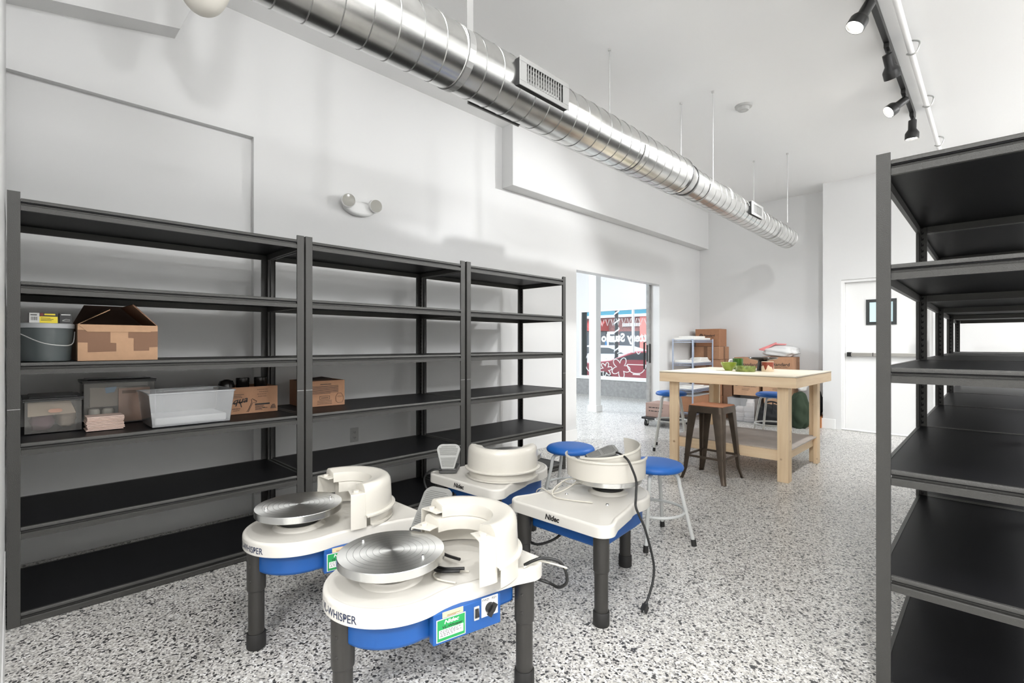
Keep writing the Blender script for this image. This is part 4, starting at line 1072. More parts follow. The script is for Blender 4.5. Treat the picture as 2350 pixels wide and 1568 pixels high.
MB().tube([(0.0008,-0.012,0.014),(0.0008,0.0,0.020),(0.0008,0.014,0.018),(0.0008,0.014,0.012),(0.0008,-0.012,0.012)], 0.0010, 5).box(0.0, 0.0006, -0.016, 0.016, 0.038, 0.043).build('printed_panel', 'boxwhite', bb)
# big open carton
cx = thing('cardboard_box', 'open-topped cardboard box with dark taped corners beside the bucket', 'box', (-3.02, 0.369, Z4))
hw = 0.152; hh = 0.170
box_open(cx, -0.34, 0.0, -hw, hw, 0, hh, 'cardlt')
tp = MB()
for poly in ([(-hw,0.145),(-hw+0.118,0.140),(-hw+0.118,0.085),(-hw+0.140,0.083),(-hw+0.140,0.043),(-hw+0.035,0.040),(-hw+0.035,0.085),(-hw,0.086)],
             [(hw,0.142),(hw-0.118,0.137),(hw-0.118,0.108),(hw-0.097,0.107),(hw-0.097,0.045),(hw-0.035,0.046),(hw-0.035,0.062),(hw,0.064)]):
    tp.add([(0.0009, y, z) for y, z in poly], [tuple(range(len(poly)))])
tp.build('tape_patch', 'carddk', cx)
tp = MB(); pl_ = [(-hw, hh), (-hw+0.034, hh-0.034), (hw-0.03, hh-0.032), (hw, hh)]
tp.add([(0.0012, y, z) for y, z in pl_]+[(0.003, y, z) for y, z in pl_], [(0,1,2,3),(7,6,5,4),(0,4,5,1),(1,5,6,2),(2,6,7,3)]); tp.build('front_flap', 'cardlt', cx)
fl = MB().hexa([(-0.33,-hw,hh),(-0.004,-hw,hh),(-0.004,-hw+0.004,hh),(-0.33,-hw+0.004,hh),(-0.33,-0.03,hh+0.075),(-0.004,-0.035,hh+0.070),(-0.004,-0.035,hh+0.075),(-0.33,-0.03,hh+0.080)]); fl.build('side_flap', 'cardlt', cx)
fl = MB().hexa([(-0.33,hw-0.004,hh),(-0.004,hw-0.004,hh),(-0.004,hw,hh),(-0.33,hw,hh),(-0.33,0.045,hh+0.102),(-0.004,0.050,hh+0.100),(-0.004,0.055,hh+0.104),(-0.33,0.05,hh+0.106)])
fl.build('side_flap', 'carddk', cx)
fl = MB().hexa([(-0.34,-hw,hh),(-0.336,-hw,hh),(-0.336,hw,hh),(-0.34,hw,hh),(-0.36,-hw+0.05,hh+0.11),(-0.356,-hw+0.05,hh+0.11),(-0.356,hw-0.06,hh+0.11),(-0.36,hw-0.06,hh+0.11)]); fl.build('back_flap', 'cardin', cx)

def clear_bin(name, label, x0, x1, y0, y1, z0, h, lid=True, m='acryl', flare=0.0, handle=False):
    t = thing(name, label, 'bin', (0, 0, 0))
    f_ = flare; th = 0.003; z1 = z0+h
    b = MB()
    B = [(x0,y0),(x1,y0),(x1,y1),(x0,y1)]; T = [(x0-f_,y0-f_),(x1+f_,y0-f_),(x1+f_,y1+f_),(x0-f_,y1+f_)]
    b.add([(x,y,z0) for x,y in B]+[(x,y,z1) for x,y in T], [(3,2,1,0),(0,1,5,4),(1,2,6,5),(2,3,7,6),(3,0,4,7)])
    b.build('tub', m, t, bevel=0.012, seg=3, solid=0.002)
    r_ = MB(); a = 0.006
    for (X0,X1,Y0,Y1) in ((x0-f_-a,x1+f_+a,y0-f_-a,y0-f_),(x0-f_-a,x1+f_+a,y1+f_,y1+f_+a),(x0-f_-a,x0-f_,y0-f_,y1+f_),(x1+f_,x1+f_+a,y0-f_,y1+f_)):
        r_.box(X0,X1,Y0,Y1,z1-0.008,z1)
    r_.build('rim', 'smoke' if m == 'acryl' else 'frost', t, bevel=0.002)
    if lid:
        l = MB().box(x0-0.008, x1+0.008, y0-0.008, y1+0.008, z1+0.0005, z1+0.008); l.box(x0+0.015, x1-0.015, y0+0.015, y1-0.015, z1+0.008, z1+0.014)
        l.build('lid', 'smoke', t, bevel=0.004)
    if handle:
        pts = []
        yc = (y0+y1)/2+0.005; zc = z0+h*0.66
        for k in range(24):
            aa = 2*PI*k/24; pts.append((yc+0.013*math.cos(aa)+(0.012 if math.cos(aa) > 0 else -0.012), zc+0.009*math.sin(aa)))
        MB().prism(pts, x1+0.001, x1+0.003, 'x').build('hand_hole', 'pinkbd', t)
    return t
clear_bin('storage_bin', 'clear lidded bin of bagged clay at the end of the shelf', -3.50, -3.20, 0.045, 0.245, Z5+0.002, 0.155, handle=True)
def blob(name, label, cat, c, r, m, seed=0, sub=3):
    random.seed(seed)
    bm = bmesh.new(); bmesh.ops.create_icosphere(bm, subdivisions=sub, radius=1.0)
    ph = [random.uniform(0, 6) for _ in range(6)]
    for v in bm.verts:
        n = v.co.normalized()
        k = 1+0.10*math.sin(5*n.x+ph[0])*math.sin(4*n.y+ph[1])+0.07*math.sin(9*n.z+ph[2]+3*n.x)+0.05*math.sin(13*n.y+ph[3])
        co = n*k; co.z = max(co.z, -0.82)
        v.co = Vector((co.x*r[0], co.y*r[1], co.z*r[2]))
    me = bpy.data.meshes.new(name); bm.to_mesh(me); bm.free()
    me.materials.append(M[m]); me.polygons.foreach_set('use_smooth', [True]*len(me.polygons))
    o = bpy.data.objects.new(name, me); COL.objects.link(o); o.location = c
    return tag(o, label, cat) if label else o
blob('clay_bag', 'plum-coloured bagged clay inside the clear lidded bin', 'clay', (-3.29, 0.105, Z5+0.052), (0.05, 0.045, 0.055), 'plum', 3)
blob('clay_bag', 'tan bagged clay filling the clear lidded bin beside the plum one', 'clay', (-3.36, 0.196, Z5+0.058), (0.09, 0.042, 0.062), 'tanclay', 5)
pb = thing('paper_sleeve', 'tan paper sleeve lying over the bagged clay in the clear bin', 'sleeve', (0, 0, 0))
MB().hexa([(-3.235,0.056,Z5+0.085),(-3.215,0.056,Z5+0.080),(-3.215,0.225,Z5+0.086),(-3.235,0.225,Z5+0.09),(-3.245,0.056,Z5+0.145),(-3.240,0.056,Z5+0.147),(-3.240,0.205,Z5+0.147),(-3.245,0.205,Z5+0.145)]).build('sheet', 'tanclay', pb)
# tall bin with jars and a pink board
clear_bin('storage_bin', 'tall clear lidded bin behind the stack of pale tiles', -3.53, -3.325, 0.262, 0.560, Z5+0.002, 0.222)
for y, lab in ((0.305, 'short white jar inside the tall clear bin, next to the corner'), (0.362, 'short white jar inside the tall clear bin, next to the pink board')):
    j = thing('plaster_jar', lab, 'jar', (-3.355, y, Z5+0.006), group='white jars in the tall clear bin')
    MB().lathe([(0,0),(0.022,0),(0.024,0.004),(0.024,0.065),(0.020,0.075),(0,0.078)], (0,0,0), 24).build('body', 'jarw', j, smooth=40)
bd = thing('clay_board', 'flat pink board standing in the tall clear bin', 'board', (-3.345, 0.480, Z5+0.006))
MB().box(-0.012, 0.0, -0.075, 0.062, 0, 0.178).mat(1).box(0, 0.0008, -0.06, 0.0, 0.150, 0.166).build('board', ['pinkbd', 'carddk'], bd)
bs = thing('plastic_bag', 'crumpled clear bag with a blue corner inside the tall clear bin', 'bag', (-3.385, 0.40, Z5+0.09))
MB().hexa([(-0.03,-0.11,0),(0.02,-0.11,0.0),(0.02,0.13,0.0),(-0.03,0.13,0),(-0.02,-0.10,0.10),(0.02,-0.11,0.102),(0.02,0.14,0.098),(-0.02,0.13,0.1)]).build('film', 'bag', bs)
MB().hexa([(0.021,-0.045,0.07),(0.023,-0.045,0.07),(0.023,-0.01,0.075),(0.021,-0.01,0.075),(0.021,-0.05,0.10),(0.023,-0.05,0.10),(0.023,0.0,0.104),(0.021,0.0,0.104)]).build('blue_corner', mat('blue_film', (0.15, 0.32, 0.55), 0.3), bs)
# stack of tiles
for k in range(10):
    z = Z5+0.001+k*0.0068; dy = random.uniform(-0.003, 0.003); dx = random.uniform(-0.003, 0.003)
    t = MB().box(-3.225+dx, -3.105+dx, 0.256+dy, 0.398+dy, z, z+0.0052).build('ceramic_tile', 'pinkclay', bevel=0.001)
    tag(t, 'square pale pink clay tile in the neat stack in front of the tall clear bin', 'tile', 'stack of pale pink tiles')
# milky tub
clear_bin('plastic_tub', 'milky open plastic tub in the middle of the shelf', -3.28, -3.005, 0.497, 0.845, Z5+0.002, 0.172, lid=False, m='frost', flare=0.018)
tb = thing('slip_block', 'white block lying in the bottom of the milky tub', 'block', (-3.142, 0.671, Z5+0.006))
MB().box(-0.120, 0.122, -0.162, 0.162, 0, 0.040).build('block', 'whitefill', tb, bevel=0.008)
pg_ = thing('cardboard_tray', 'dark tray with a white sheet on it behind the milky tub', 'tray', (-3.42, 0.72, Z5))
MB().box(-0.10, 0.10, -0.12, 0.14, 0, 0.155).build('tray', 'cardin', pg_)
MB().hexa([(-0.09,-0.13,0.156),(0.10,-0.13,0.156),(0.10,0.125,0.156),(-0.09,0.125,0.156),(-0.09,-0.13,0.158),(0.10,-0.13,0.160),(0.10,0.125,0.168),(-0.09,0.125,0.168)]).build('sheet', 'paper', pg_)

def printed_lines(m, x, y0, y1, z, h, gap=0.4, seed=1):
    rnd = random.Random(seed); y = y0
    while y < y1:
        w_ = rnd.uniform(h*0.8, h*2.6); m.box(x, x+0.0004, y, min(y+w_, y1), z, z+h); y += w_+h*gap
aq = thing('cardboard_box', 'printed cardboard box under the black jars, next to the milky tub', 'box', (-3.245, 1.040, Z5))
box_open(aq, -0.24, 0.0, -0.165, 0.145, 0, 0.160, 'card')
pr = MB()
vs, fs = text('aqua', 0.058, 0.001, 0.3); pr.add([(0.0008, -0.085+v.x, 0.078+v.y*0.9+v.x*0.15) for v in vs], fs)
pr.add([(0.0008,-0.075,0.072),(0.0008,-0.069,0.072),(0.0008,-0.061,0.040),(0.0008,-0.067,0.040)], [(0,1,2,3)])
pr.add([(0.0008,-0.125,0.062),(0.0008,-0.03,0.076),(0.0008,-0.03,0.079),(0.0008,-0.125,0.066)], [(0,1,2,3)])
for z, a in ((0.115, -0.05), (0.106, -0.065), (0.098, -0.060)): printed_lines(pr, 0.0006, -0.12, a, z, 0.0028, 0.2, int(z*1000))
def outline_line(pts, r=0.0016): pr.tube([(0.0008, y, z) for y, z in pts], r, 5, True)
outline_line([(-0.035,0.012),(-0.028,0.018),(-0.012,0.052),(-0.006,0.068),(-0.009,0.082),(-0.003,0.087),(0.022,0.070),(0.020,0.064),(-0.001,0.062),(-0.018,0.026),(-0.025,0.009)])
pr.box(0.0005, 0.0009, 0.012, 0.098, 0.046, 0.056)
for z, a in ((0.040, 0.065), (0.034, 0.060), (0.028, 0.070), (0.022, 0.050), (0.016, 0.055)): printed_lines(pr, 0.0006, 0.013, a, z, 0.0030, 0.2, int(z*3000))
printed_lines(pr, 0.0006, 0.055, 0.085, 0.025, 0.003, 0.2, 5)
for z, a, b_ in ((0.040, 0.112, 0.128), (0.033, 0.106, 0.132), (0.026, 0.104, 0.134), (0.019, 0.102, 0.136)): printed_lines(pr, 0.0006, a, b_, z, 0.0045, 0.15, int(z*2000))
printed_lines(pr, 0.0006, -0.115, -0.07, 0.030, 0.004, 0.3, 8); printed_lines(pr, 0.0006, -0.110, -0.075, 0.020, 0.003, 0.3, 9)
for z, a, b_ in ((0.138, 0.025, 0.085), (0.124, 0.036, 0.088), (0.110, 0.025, 0.078), (0.096, 0.030, 0.080)): 
    pr.mat(1); printed_lines(pr, 0.0006, a, b_, z, 0.0055, 0.35, int(z*5000)); pr.mat(0)
pr.build('printing', ['inkblk', 'carddk'], aq)
for k, (y, x, r, lab) in enumerate(((0.925, -3.36, 0.045, 'round black pot at the tub end of the row on the printed box'), (1.020, -3.37, 0.037, 'black jar in the middle of the row on the printed box'), (1.125, -3.37, 0.037, 'black jar beside the shelf post on the printed box'))):
    j = thing('black_jar', lab, 'jar', (x, y, Z5+0.005), group='black jars in the printed box')
    prof = [(0,0),(r*0.9,0),(r,0.01),(r,0.175),(r*1.03,0.178),(r*1.03,0.203),(r*0.95,0.206),(0,0.206)] if k else [(0,0),(r*0.7,0.0),(r,0.12),(r*1.0,0.165),(r*0.8,0.192),(r*0.3,0.2),(0,0.2)]
    MB().lathe(prof, (0,0,0), 28).build('body', 'blkglaze', j, smooth=40)
b2 = thing('cardboard_box', 'printed cardboard box standing alone on the middle shelving unit', 'box', (-3.255, 1.497, Z5), R(-3))
box_open(b2, -0.27, 0.0, -0.140, 0.140, 0, 0.172, 'card')
MB().hexa([(-0.20,-0.139,0.172),(-0.01,-0.139,0.172),(-0.01,0.07,0.172),(-0.20,0.07,0.172),(-0.2,-0.139,0.174),(-0.01,-0.139,0.174),(-0.03,0.06,0.186),(-0.18,0.05,0.190)]).build('top_flap', 'cardin', b2)
pr = MB()
printed_lines(pr, 0.0006, -0.03, 0.045, 0.145, 0.005, 0.2, 3)
for k in range(9): printed_lines(pr, 0.0006, -0.12, 0.095 if k < 8 else 0.04, 0.134-k*0.0062, 0.0028, 0.15, 20+k)
def rect(y0, y1, z0, z1, q=0.0025): pr.box(0.0005,0.0009,y0,y1,z0,z0+q).box(0.0005,0.0009,y0,y1,z1-q,z1).box(0.0005,0.0009,y0,y0+q,z0,z1).box(0.0005,0.0009,y1-q,y1,z0,z1)
rect(-0.035, 0.035, 0.044, 0.068); printed_lines(pr, 0.0006, -0.025, 0.025, 0.053, 0.005, 0.3, 31)
for k in range(3): printed_lines(pr, 0.0006, -0.05, 0.05, 0.034-k*0.010, 0.003, 0.2, 40+k)
outline_line([(0.078,0.062),(0.090,0.082),(0.115,0.082),(0.128,0.062),(0.132,0.040),(0.122,0.018),(0.095,0.015),(0.080,0.025),(0.076,0.045)], 0.0012)
outline_line([(0.082,0.060),(0.105,0.054),(0.126,0.060),(0.105,0.064)], 0.0010)
pr.build('printing', 'inkblk', b2)

# ------------------------------------------------------------------ far corner: wire shelf, dolly, boxes, bags
ws = thing('wire_shelf', 'small blue-grey wire rack in the far corner, stacked with white bats', 'wire shelf', (-3.64, 7.30, 0))
WX, WY = 0.345, 0.765
for x in (0.012, WX-0.012):
    for y in (0.012, WY-0.012):
        MB().cyl((x, y, 0), (x, y, 1.275), 0.012, seg=14).build('post', 'wire', ws, smooth=40)
for z in (1.255, 0.895, 0.485, 0.13):
    m = MB()
    for dz in (0.0, -0.035):
        for (p, q) in (((0.012,0.012),(WX-0.012,0.012)),((WX-0.012,0.012),(WX-0.012,WY-0.012)),((WX-0.012,WY-0.012),(0.012,WY-0.012)),((0.012,WY-0.012),(0.012,0.012))):
            m.tube([(*p, z+dz), (*q, z+dz)], 0.0035, 6)
    def zig(p, q, n):
        pts = []
        for k in range(n*2+1):
            t_ = k/(n*2); pts.append((p[0]+(q[0]-p[0])*t_, p[1]+(q[1]-p[1])*t_, z-0.0175+(0.0155 if k % 2 else -0.0155)))
        m.tube(pts, 0.003, 5)
    zig((0.012,0.012),(WX-0.012,0.012), 9); zig((WX-0.012,0.012),(WX-0.012,WY-0.012), 20)
    for k in range(16):
        y = 0.03+k*(WY-0.06)/15; m.tube([(0.012, y, z+0.003), (WX-0.012, y, z+0.003)], 0.0022, 5)
    m.build('wire_deck', 'wire', ws, smooth=60)
BT = [(-3.47, 7.66, 1.263, 0.15, 0.34, 0.030), (-3.46, 7.62, 1.294, 0.12, 0.22, 0.026), (-3.47, 7.68, 0.903, 0.15, 0.345, 0.022), (-3.52, 7.48, 0.9255, 0.10, 0.13, 0.020), (-3.42, 7.80, 0.9255, 0.10, 0.16, 0.018), (-3.42, 7.80, 0.944, 0.09, 0.15, 0.018), (-3.42, 7.81, 0.9625, 0.08, 0.14, 0.018),
      (-3.47, 7.68, 0.493, 0.15, 0.34, 0.028), (-3.46, 7.60, 0.5215, 0.12, 0.2, 0.020)]
BL = ['wide white slab on the top deck of the wire rack', 'smaller white slab on top of the wide one on the wire rack', 'wide white slab on the middle deck of the wire rack', 'short white slab at the doorway end of the middle deck',
      'lowest of three stacked white slabs on the middle deck', 'middle one of three stacked white slabs on the middle deck', 'topmost of three stacked white slabs on the middle deck', 'wide white slab on the low deck behind the workbench leg', 'smaller white slab lying on the wide one on the low deck']
for (x, y, z, hx, hy, h_), lab in zip(BT, BL):
    o = MB().box(x-hx, x+hx, y-hy, y+hy, z, z+h_).build('plaster_slab', 'bat', bevel=0.005)
    tag(o, lab, 'slab', 'white slabs on the wire rack')
tub_ = thing('storage_bin', 'grey plastic bin on the lowest deck of the wire rack', 'bin', (-3.47, 7.66, 0.14))
MB().box(-0.13, 0.14, -0.3, 0.3, 0, 0.24).mat(1).box(-0.14, 0.15, -0.31, 0.31, 0.24, 0.26).build('tub', ['cardbr', 'lid'], tub_, bevel=0.006)
# dolly
dl = thing('dolly', 'low black wheeled dolly in front of the wire rack', 'dolly', (-3.46, 6.64, 0))
MB().box(-0.24, 0.26, -0.17, 0.45, 0.105, 0.135).build('deck', 'blk', dl, bevel=0.004)
for (x, y) in ((-0.19,-0.11),(0.21,-0.11),(-0.19,0.39),(0.21,0.39)):
    c_ = MB().cyl((x-0.018, y, 0.040), (x+0.018, y, 0.040), 0.040, seg=20).build('caster', 'rub', dl, smooth=40)
    MB().prism([(x-0.026, 0.035), (x-0.020, 0.035), (x-0.020, 0.098), (x+0.020, 0.098), (x+0.020, 0.035), (x+0.026, 0.035), (x+0.026, 0.104), (x-0.026, 0.104)], y-0.02, y+0.025, 'y').build('fork', 'zinc', c_)
bx = thing('cardboard_box', 'small brown printed box riding on the black dolly', 'box', (-3.50, 6.72, 0.136))
MB().box(-0.17, 0.19, -0.18, 0.18, 0, 0.20).build('carton', mat('greyish_carton', (0.34, 0.235, 0.20), 0.85), bx, bevel=0.003)
pr = MB()
for k in range(3): printed_lines(pr, 0.1906, -0.13, 0.13, 0.14-k*0.045, 0.014, 0.5, 60+k)
for k in range(2):
    rnd = random.Random(k); y = -0.12
    while y < 0.1: w_ = rnd.uniform(0.02, 0.05); pr.box(y, y+w_, -0.1806, -0.1801, 0.13-k*0.05, 0.142-k*0.05); y += w_+0.01
pr.build('printing', 'inkblk', bx)

def carton(label, x0, x1, y0, y1, z0, z1, m='card', rz=0.0, std=None, tape=False, tilt=0.0):
    t = thing('cardboard_box', label, 'box', ((x0+x1)/2, (y0+y1)/2, z0), rz)
    hx, hy, h_ = (x1-x0)/2, (y1-y0)/2, z1-z0
    MB().box(-hx, hx, -hy, hy, 0, h_).build('carton', m, t, bevel=0.004)
    if std:
        sz = std; pr = MB()
        vs, fs = text('Standard', sz, 0.0010, 0.1); pr.add([(0.045*sz/0.07+v.x, -hy-0.0008, h_*0.62+v.y) for v in vs], fs)
        vs, fs = text('CERAMIC SUPPLY', sz*0.35); pr.add([(0.06*sz/0.07+v.x, -hy-0.0008, h_*0.62-sz*0.62+v.y) for v in vs], fs)
        cxx = -0.14*sz/0.07
        for r_ in (0.55, 0.38, 0.2):
            pr.tube([(cxx+sz*r_*math.cos(2*PI*k/20), -hy-0.0006, h_*0.62+sz*r_*math.sin(2*PI*k/20)) for k in range(20)], 0.0030, 5, True)
        y_ = h_*0.62-sz*1.15
        for k in range(2): pr.box(-0.06, 0.06-0.02*k, -hy-0.0008, -hy-0.0003, y_-k*0.018, y_-k*0.018+0.004)
        pr.build('printing', 'inkblk', t)
    if tape: MB().box(-0.03, 0.03, -hy-0.0008, -hy, 0, h_).box(hx-0.001, hx+0.0008, -0.03, 0.03, 0, h_).build('tape', 'carddk', t)
    return t
carton('topmost carton of the tall stack behind the wire rack', -3.62, -3.22, 8.10, 8.42, 1.155, 1.445, 'cardbr', R(2), 0.05)
carton('carton second from the top of the tall stack behind the wire rack', -3.66, -3.20, 8.08, 8.46, 0.945, 1.152, 'card', R(-1), None, True)
carton('carton third from the top of the tall stack behind the wire rack', -3.62, -3.19, 8.09, 8.44, 0.70, 0.942, 'card', 0, None, True)
carton('carton fourth from the top of the stack behind the wire rack, by the workbench leg', -3.63, -3.18, 8.09, 8.45, 0.36, 0.697, 'cardbr', R(1))
carton('bottom carton of the tall stack behind the wire rack', -3.62, -3.17, 8.09, 8.45, 0.001, 0.357, 'cardbr', 0)
carton('dark carton standing on the floor between the tall stack and the white moulds', -3.155, -3.015, 8.1, 8.44, 0.001, 0.66, 'carddk', 0)
carton('leaning carton above the clear bin of moulds, its name just over the bench top', -2.97, -2.60, 8.07, 8.40, 0.690, 0.985, 'card', R(-2), 0.070)
carton('carton resting on the clear bin of white moulds, seen under the bench top', -2.98, -2.61, 8.06, 8.42, 0.390, 0.687, 'cardlt', R(2), 0.070)
carton('carton just under the white plastic bag, its name over the bench top', -2.56, -2.13, 8.08, 8.42, 0.700, 1.000, 'card', 0, 0.070)
carton('carton below the one under the white bag, seen beneath the bench top', -2.55, -2.15, 8.08, 8.42, 0.440, 0.697, 'cardlt', 0, 0.070)
carton('floor carton behind the black bag under the blue stool', -2.54, -2.14, 8.10, 8.42, 0.001, 0.437, 'cardlt', 0)
# mould bin
mbn = clear_bin('storage_bin', 'clear floor bin packed with white plaster moulds', -2.975, -2.60, 7.86, 8.38, 0.002, 0.365, lid=False, m='frost', flare=0.015)
MO = [(-2.86, 7.97, 0.012, 0.085, 0.055, 0), (-2.70, 7.96, 0.012, 0.085, 0.055, 1), (-2.86, 7.97, 0.069, 0.080, 0.060, 1), (-2.70, 7.97, 0.069, 0.082, 0.085, 2), (-2.78, 8.15, 0.012, 0.14, 0.10, 1), (-2.70, 7.98, 0.157, 0.085, 0.08, 0), (-2.86, 8.02, 0.131, 0.075, 0.09, 2), (-2.70, 8.0, 0.240, 0.062, 0.10, 3)]
for k, (x, y, z, r_, h_, kind) in enumerate(MO):
    t = thing('plaster_mould', 'chunky white plaster mould heaped in the clear floor bin', 'mould', (x, y, z), 0, 'plaster moulds in the floor bin')
    if kind == 0: MB().box(-r_*0.85, r_*0.85, -r_*0.8, r_*0.8, 0, h_).build('body', 'plaster', t, bevel=0.012, seg=3)
    elif kind == 1: MB().lathe([(0,0),(r_*0.9,0),(r_,h_*0.2),(r_*0.85,h_*0.45),(r_,h_*0.7),(r_*0.9,h_),(0,h_)], (0,0,0), 28).build('body', 'plaster', t, smooth=40)
    elif kind == 2: MB().lathe([(0,0),(r_*0.6,0.0),(r_*0.95,h_*0.35),(r_*0.95,h_*0.65),(r_*0.6,h_),(0,h_)], (0,0,0), 28).build('body', 'plaster', t, smooth=60)
    else: MB().lathe([(0,0),(r_,0),(r_*0.9,h_*0.6),(r_*0.7,h_*0.65),(r_*0.75,h_),(0,h_)], (0,0,0), 28).build('body', 'plaster', t, smooth=40)
# bags
def sack(name, label, cat, loc, size, m, seed, rz=0.0):
    t = thing(name, label, cat, loc, rz)
    o = blob('body', None, None, (0, 0, size[2]*0.82), size, m, seed, 4); o.parent = t
    return t
bg = sack('duffel_bag', 'slumped black duffel bag on the floor behind the blue stool under the bench', 'bag', (-2.37, 7.80, 0), (0.175, 0.16, 0.165), 'blkbag', 11)
MB().tube([(-0.05,-0.12,0.24),(-0.02,-0.15,0.33),(0.08,-0.16,0.37),(0.18,-0.15,0.33),(0.2,-0.12,0.22)], 0.012, 8, smooth=6).build('handle', 'blkbag', bg, smooth=60)
MB().tube([(0.10,-0.17,0.36),(0.10,-0.175,0.2)], 0.008, 8).build('strap', 'blkbag', bg, smooth=60)
gb = sack('tote_bag', 'tall dark green cloth bag beside the workbench leg', 'bag', (-1.985, 7.86, 0), (0.118, 0.13, 0.285), 'greenbag', 21)
bkp = sack('backpack', 'black bag leaning at the wall corner behind the workbench', 'bag', (-1.865, 8.26, 0.155), (0.085, 0.12, 0.20), 'blkbag', 31)
carton('rust orange carton lying on the floor at the wall corner', -1.98, -1.765, 8.06, 8.44, 0.001, 0.15, 'orange', 0)
# white poly bag on top of cartons
pbg = thing('plastic_bag', 'white plastic bag with red print heaped on the cartons', 'bag', (-2.34, 8.22, 1.001))
o = blob('film', None, None, (0, 0, 0.085), (0.24, 0.15, 0.105), 'wbag', 41, 4); o.parent = pbg
o = blob('folded_stock', None, None, (0.02, 0.0, 0.07), (0.19, 0.12, 0.075), 'bat', 43, 3); o.parent = pbg
MB().hexa([(-0.27,-0.10,0.10),(-0.20,-0.13,0.09),(-0.02,-0.10,0.205),(-0.05,-0.04,0.215),(-0.28,-0.10,0.115),(-0.20,-0.135,0.105),(-0.02,-0.10,0.212),(-0.05,-0.04,0.222)]).build('red_edge', 'redprint', pbg)
MB().hexa([(-0.08,-0.10,0.185),(0.10,-0.10,0.18),(0.10,-0.05,0.195),(-0.08,-0.05,0.20),(-0.08,-0.10,0.188),(0.10,-0.10,0.183),(0.10,-0.05,0.198),(-0.08,-0.05,0.203)]).build('red_print', 'redprint', pbg)
wt = thing('plastic_bag', 'plain white bag hanging over the carton edge beside the green bag', 'bag', (-2.03, 8.16, 0.505))
o = blob('film', None, None, (0, 0, 0.115), (0.075, 0.10, 0.14), 'bat', 51, 3); o.parent = wt

# ------------------------------------------------------------------ lights
def spot(name, loc, target, watts, deg, blend=0.6, size=0.05, col=(0.985, 0.992, 1.0)):
    l = bpy.data.lights.new(name, 'SPOT'); l.energy = watts; l.spot_size = R(deg); l.spot_blend = blend; l.shadow_soft_size = size; l.color = col
    o = bpy.data.objects.new(name, l); COL.objects.link(o); o.location = loc
    o.rotation_euler = (Vector(target)-Vector(loc)).to_track_quat('-Z', 'Y').to_euler(); return o
def lamp(name, loc, watts, size=0.15, col=(0.985, 0.992, 1.0)):
    l = bpy.data.lights.new(name, 'POINT'); l.energy = watts; l.shadow_soft_size = size; l.color = col
    o = bpy.data.objects.new(name, l); COL.objects.link(o); o.location = loc; return o
# track heads along the same rail (two beyond the frame) washing the wall, then one added wash
spot('track_or_fill_spot', (-0.60, 1.50, 3.25), (LX, 1.52, 2.95), 26, 40, 0.9, 0.05)
spot('track_or_fill_spot', (-0.60, 3.05, 3.25), (LX, 3.09, 2.95), 15, 40, 0.9, 0.05)
spot('track_or_fill_spot', head_info[0][1], (-3.6, 4.55, 2.9), 14, 42, 0.5, 0.04)
spot('track_or_fill_spot', head_info[2][1], (-3.5, 3.6, 1.3), 130, 75, 0.5, 0.04)
spot('track_or_fill_spot', head_info[1][1], (-1.8, 6.6, 0.8), 95, 95, 0.8, 0.05)
spot('track_or_fill_spot', head_info[3][1], (-1.8, 6.6, 0), 45, 100, 0.8, 0.05)
spot('track_or_fill_spot', (-0.60, 0.20, 3.25), (LX, 0.45, 2.5), 40, 80, 1.0, 0.14)  # added wash to brighten the wall near the corner, no head here
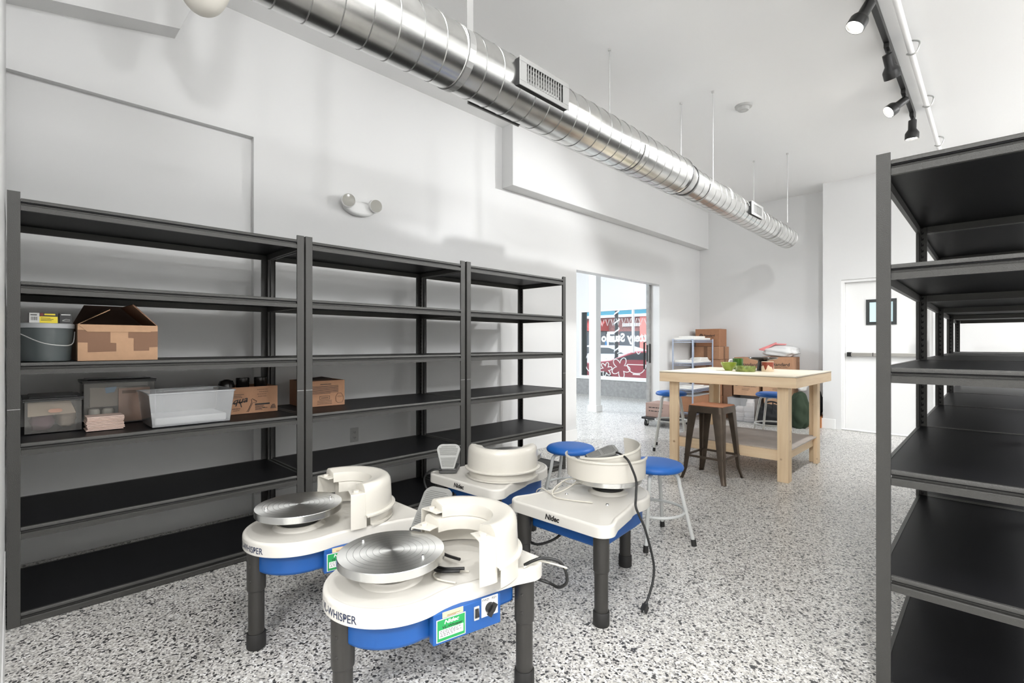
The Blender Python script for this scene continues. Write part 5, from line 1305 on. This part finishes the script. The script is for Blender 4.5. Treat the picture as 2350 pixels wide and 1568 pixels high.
# unseen lamps: first two read from wheel shadows, the rest added fill
spot('down_or_fill_spot', (0.15, 0.25, 3.35), (-1.3, 1.9, 0), 66, 120, 0.8, 0.06)
spot('down_or_fill_spot', (-1.45, 1.25, 3.40), (-1.5, 1.2, 0), 26, 140, 0.9, 0.06)
spot('down_or_fill_spot', (0.9, -1.9, 3.40), (0.9, -1.9, 0), 170, 132, 0.5, 0.10)  # this and the next three are added, to bounce light off the floor
spot('down_or_fill_spot', (2.5, 0.4, 3.40), (2.4, 0.4, 0), 110, 132, 0.5, 0.10)
spot('down_or_fill_spot', (2.2, 3.4, 3.40), (1.6, 3.4, 0), 250, 132, 0.5, 0.10)
spot('down_or_fill_spot', (2.6, 6.4, 3.40), (1.8, 6.3, 0), 170, 132, 0.5, 0.10)
lamp('ceiling_fill', (2.85, 2.4, 3.2), 70, 0.2)  # added point fills for walls and ceiling, without any fitting
lamp('ceiling_fill', (2.75, 6.6, 3.15), 95, 0.2)
lamp('ceiling_fill', (0.5, -2.2, 2.9), 85, 0.2)
# added front room fill, tinted like daylight (above the doorway head, not in view)
lamp('front_room_fill', (-7.4, 6.2, 2.7), 150, 0.25, (0.86, 0.93, 1.0))  # added to brighten the front room, no fitting there
lamp('front_room_fill', (-6.0, 3.2, 2.7), 135, 0.25, (0.86, 0.93, 1.0))

wd = bpy.data.worlds.new('World'); SC.world = wd; wd.use_nodes = True
bgn = wd.node_tree.nodes['Background']; bgn.inputs[0].default_value = (0.80, 0.90, 1.0, 1); bgn.inputs[1].default_value = 2.6

# ------------------------------------------------------------------ camera
F, CX, V0, CH = 1130.3, 1175.0, 790.0, 1.194
cam = bpy.data.cameras.new('Camera'); co = bpy.data.objects.new('Camera', cam); COL.objects.link(co)
cam.sensor_fit = 'HORIZONTAL'; cam.sensor_width = 36.0; cam.lens = 36.0*F/2350.0
cam.shift_y = (V0-784.0)/2350.0
cam.clip_start = 0.02; cam.clip_end = 200
co.location = (0, 0, CH); co.rotation_euler = (R(90), 0, math.atan2(1110, 1130.3))
SC.camera = co
vs_ = SC.view_settings
vs_.view_transform = 'Standard'; vs_.look = 'None'; vs_.gamma = 1.0; vs_.exposure = 0.74; vs_.use_curve_mapping = False
SC.cycles.use_denoising = True
SC.cycles.max_bounces = 10; SC.cycles.diffuse_bounces = 6; SC.cycles.transparent_max_bounces = 16
SC.cycles.sample_clamp_indirect = 6.0
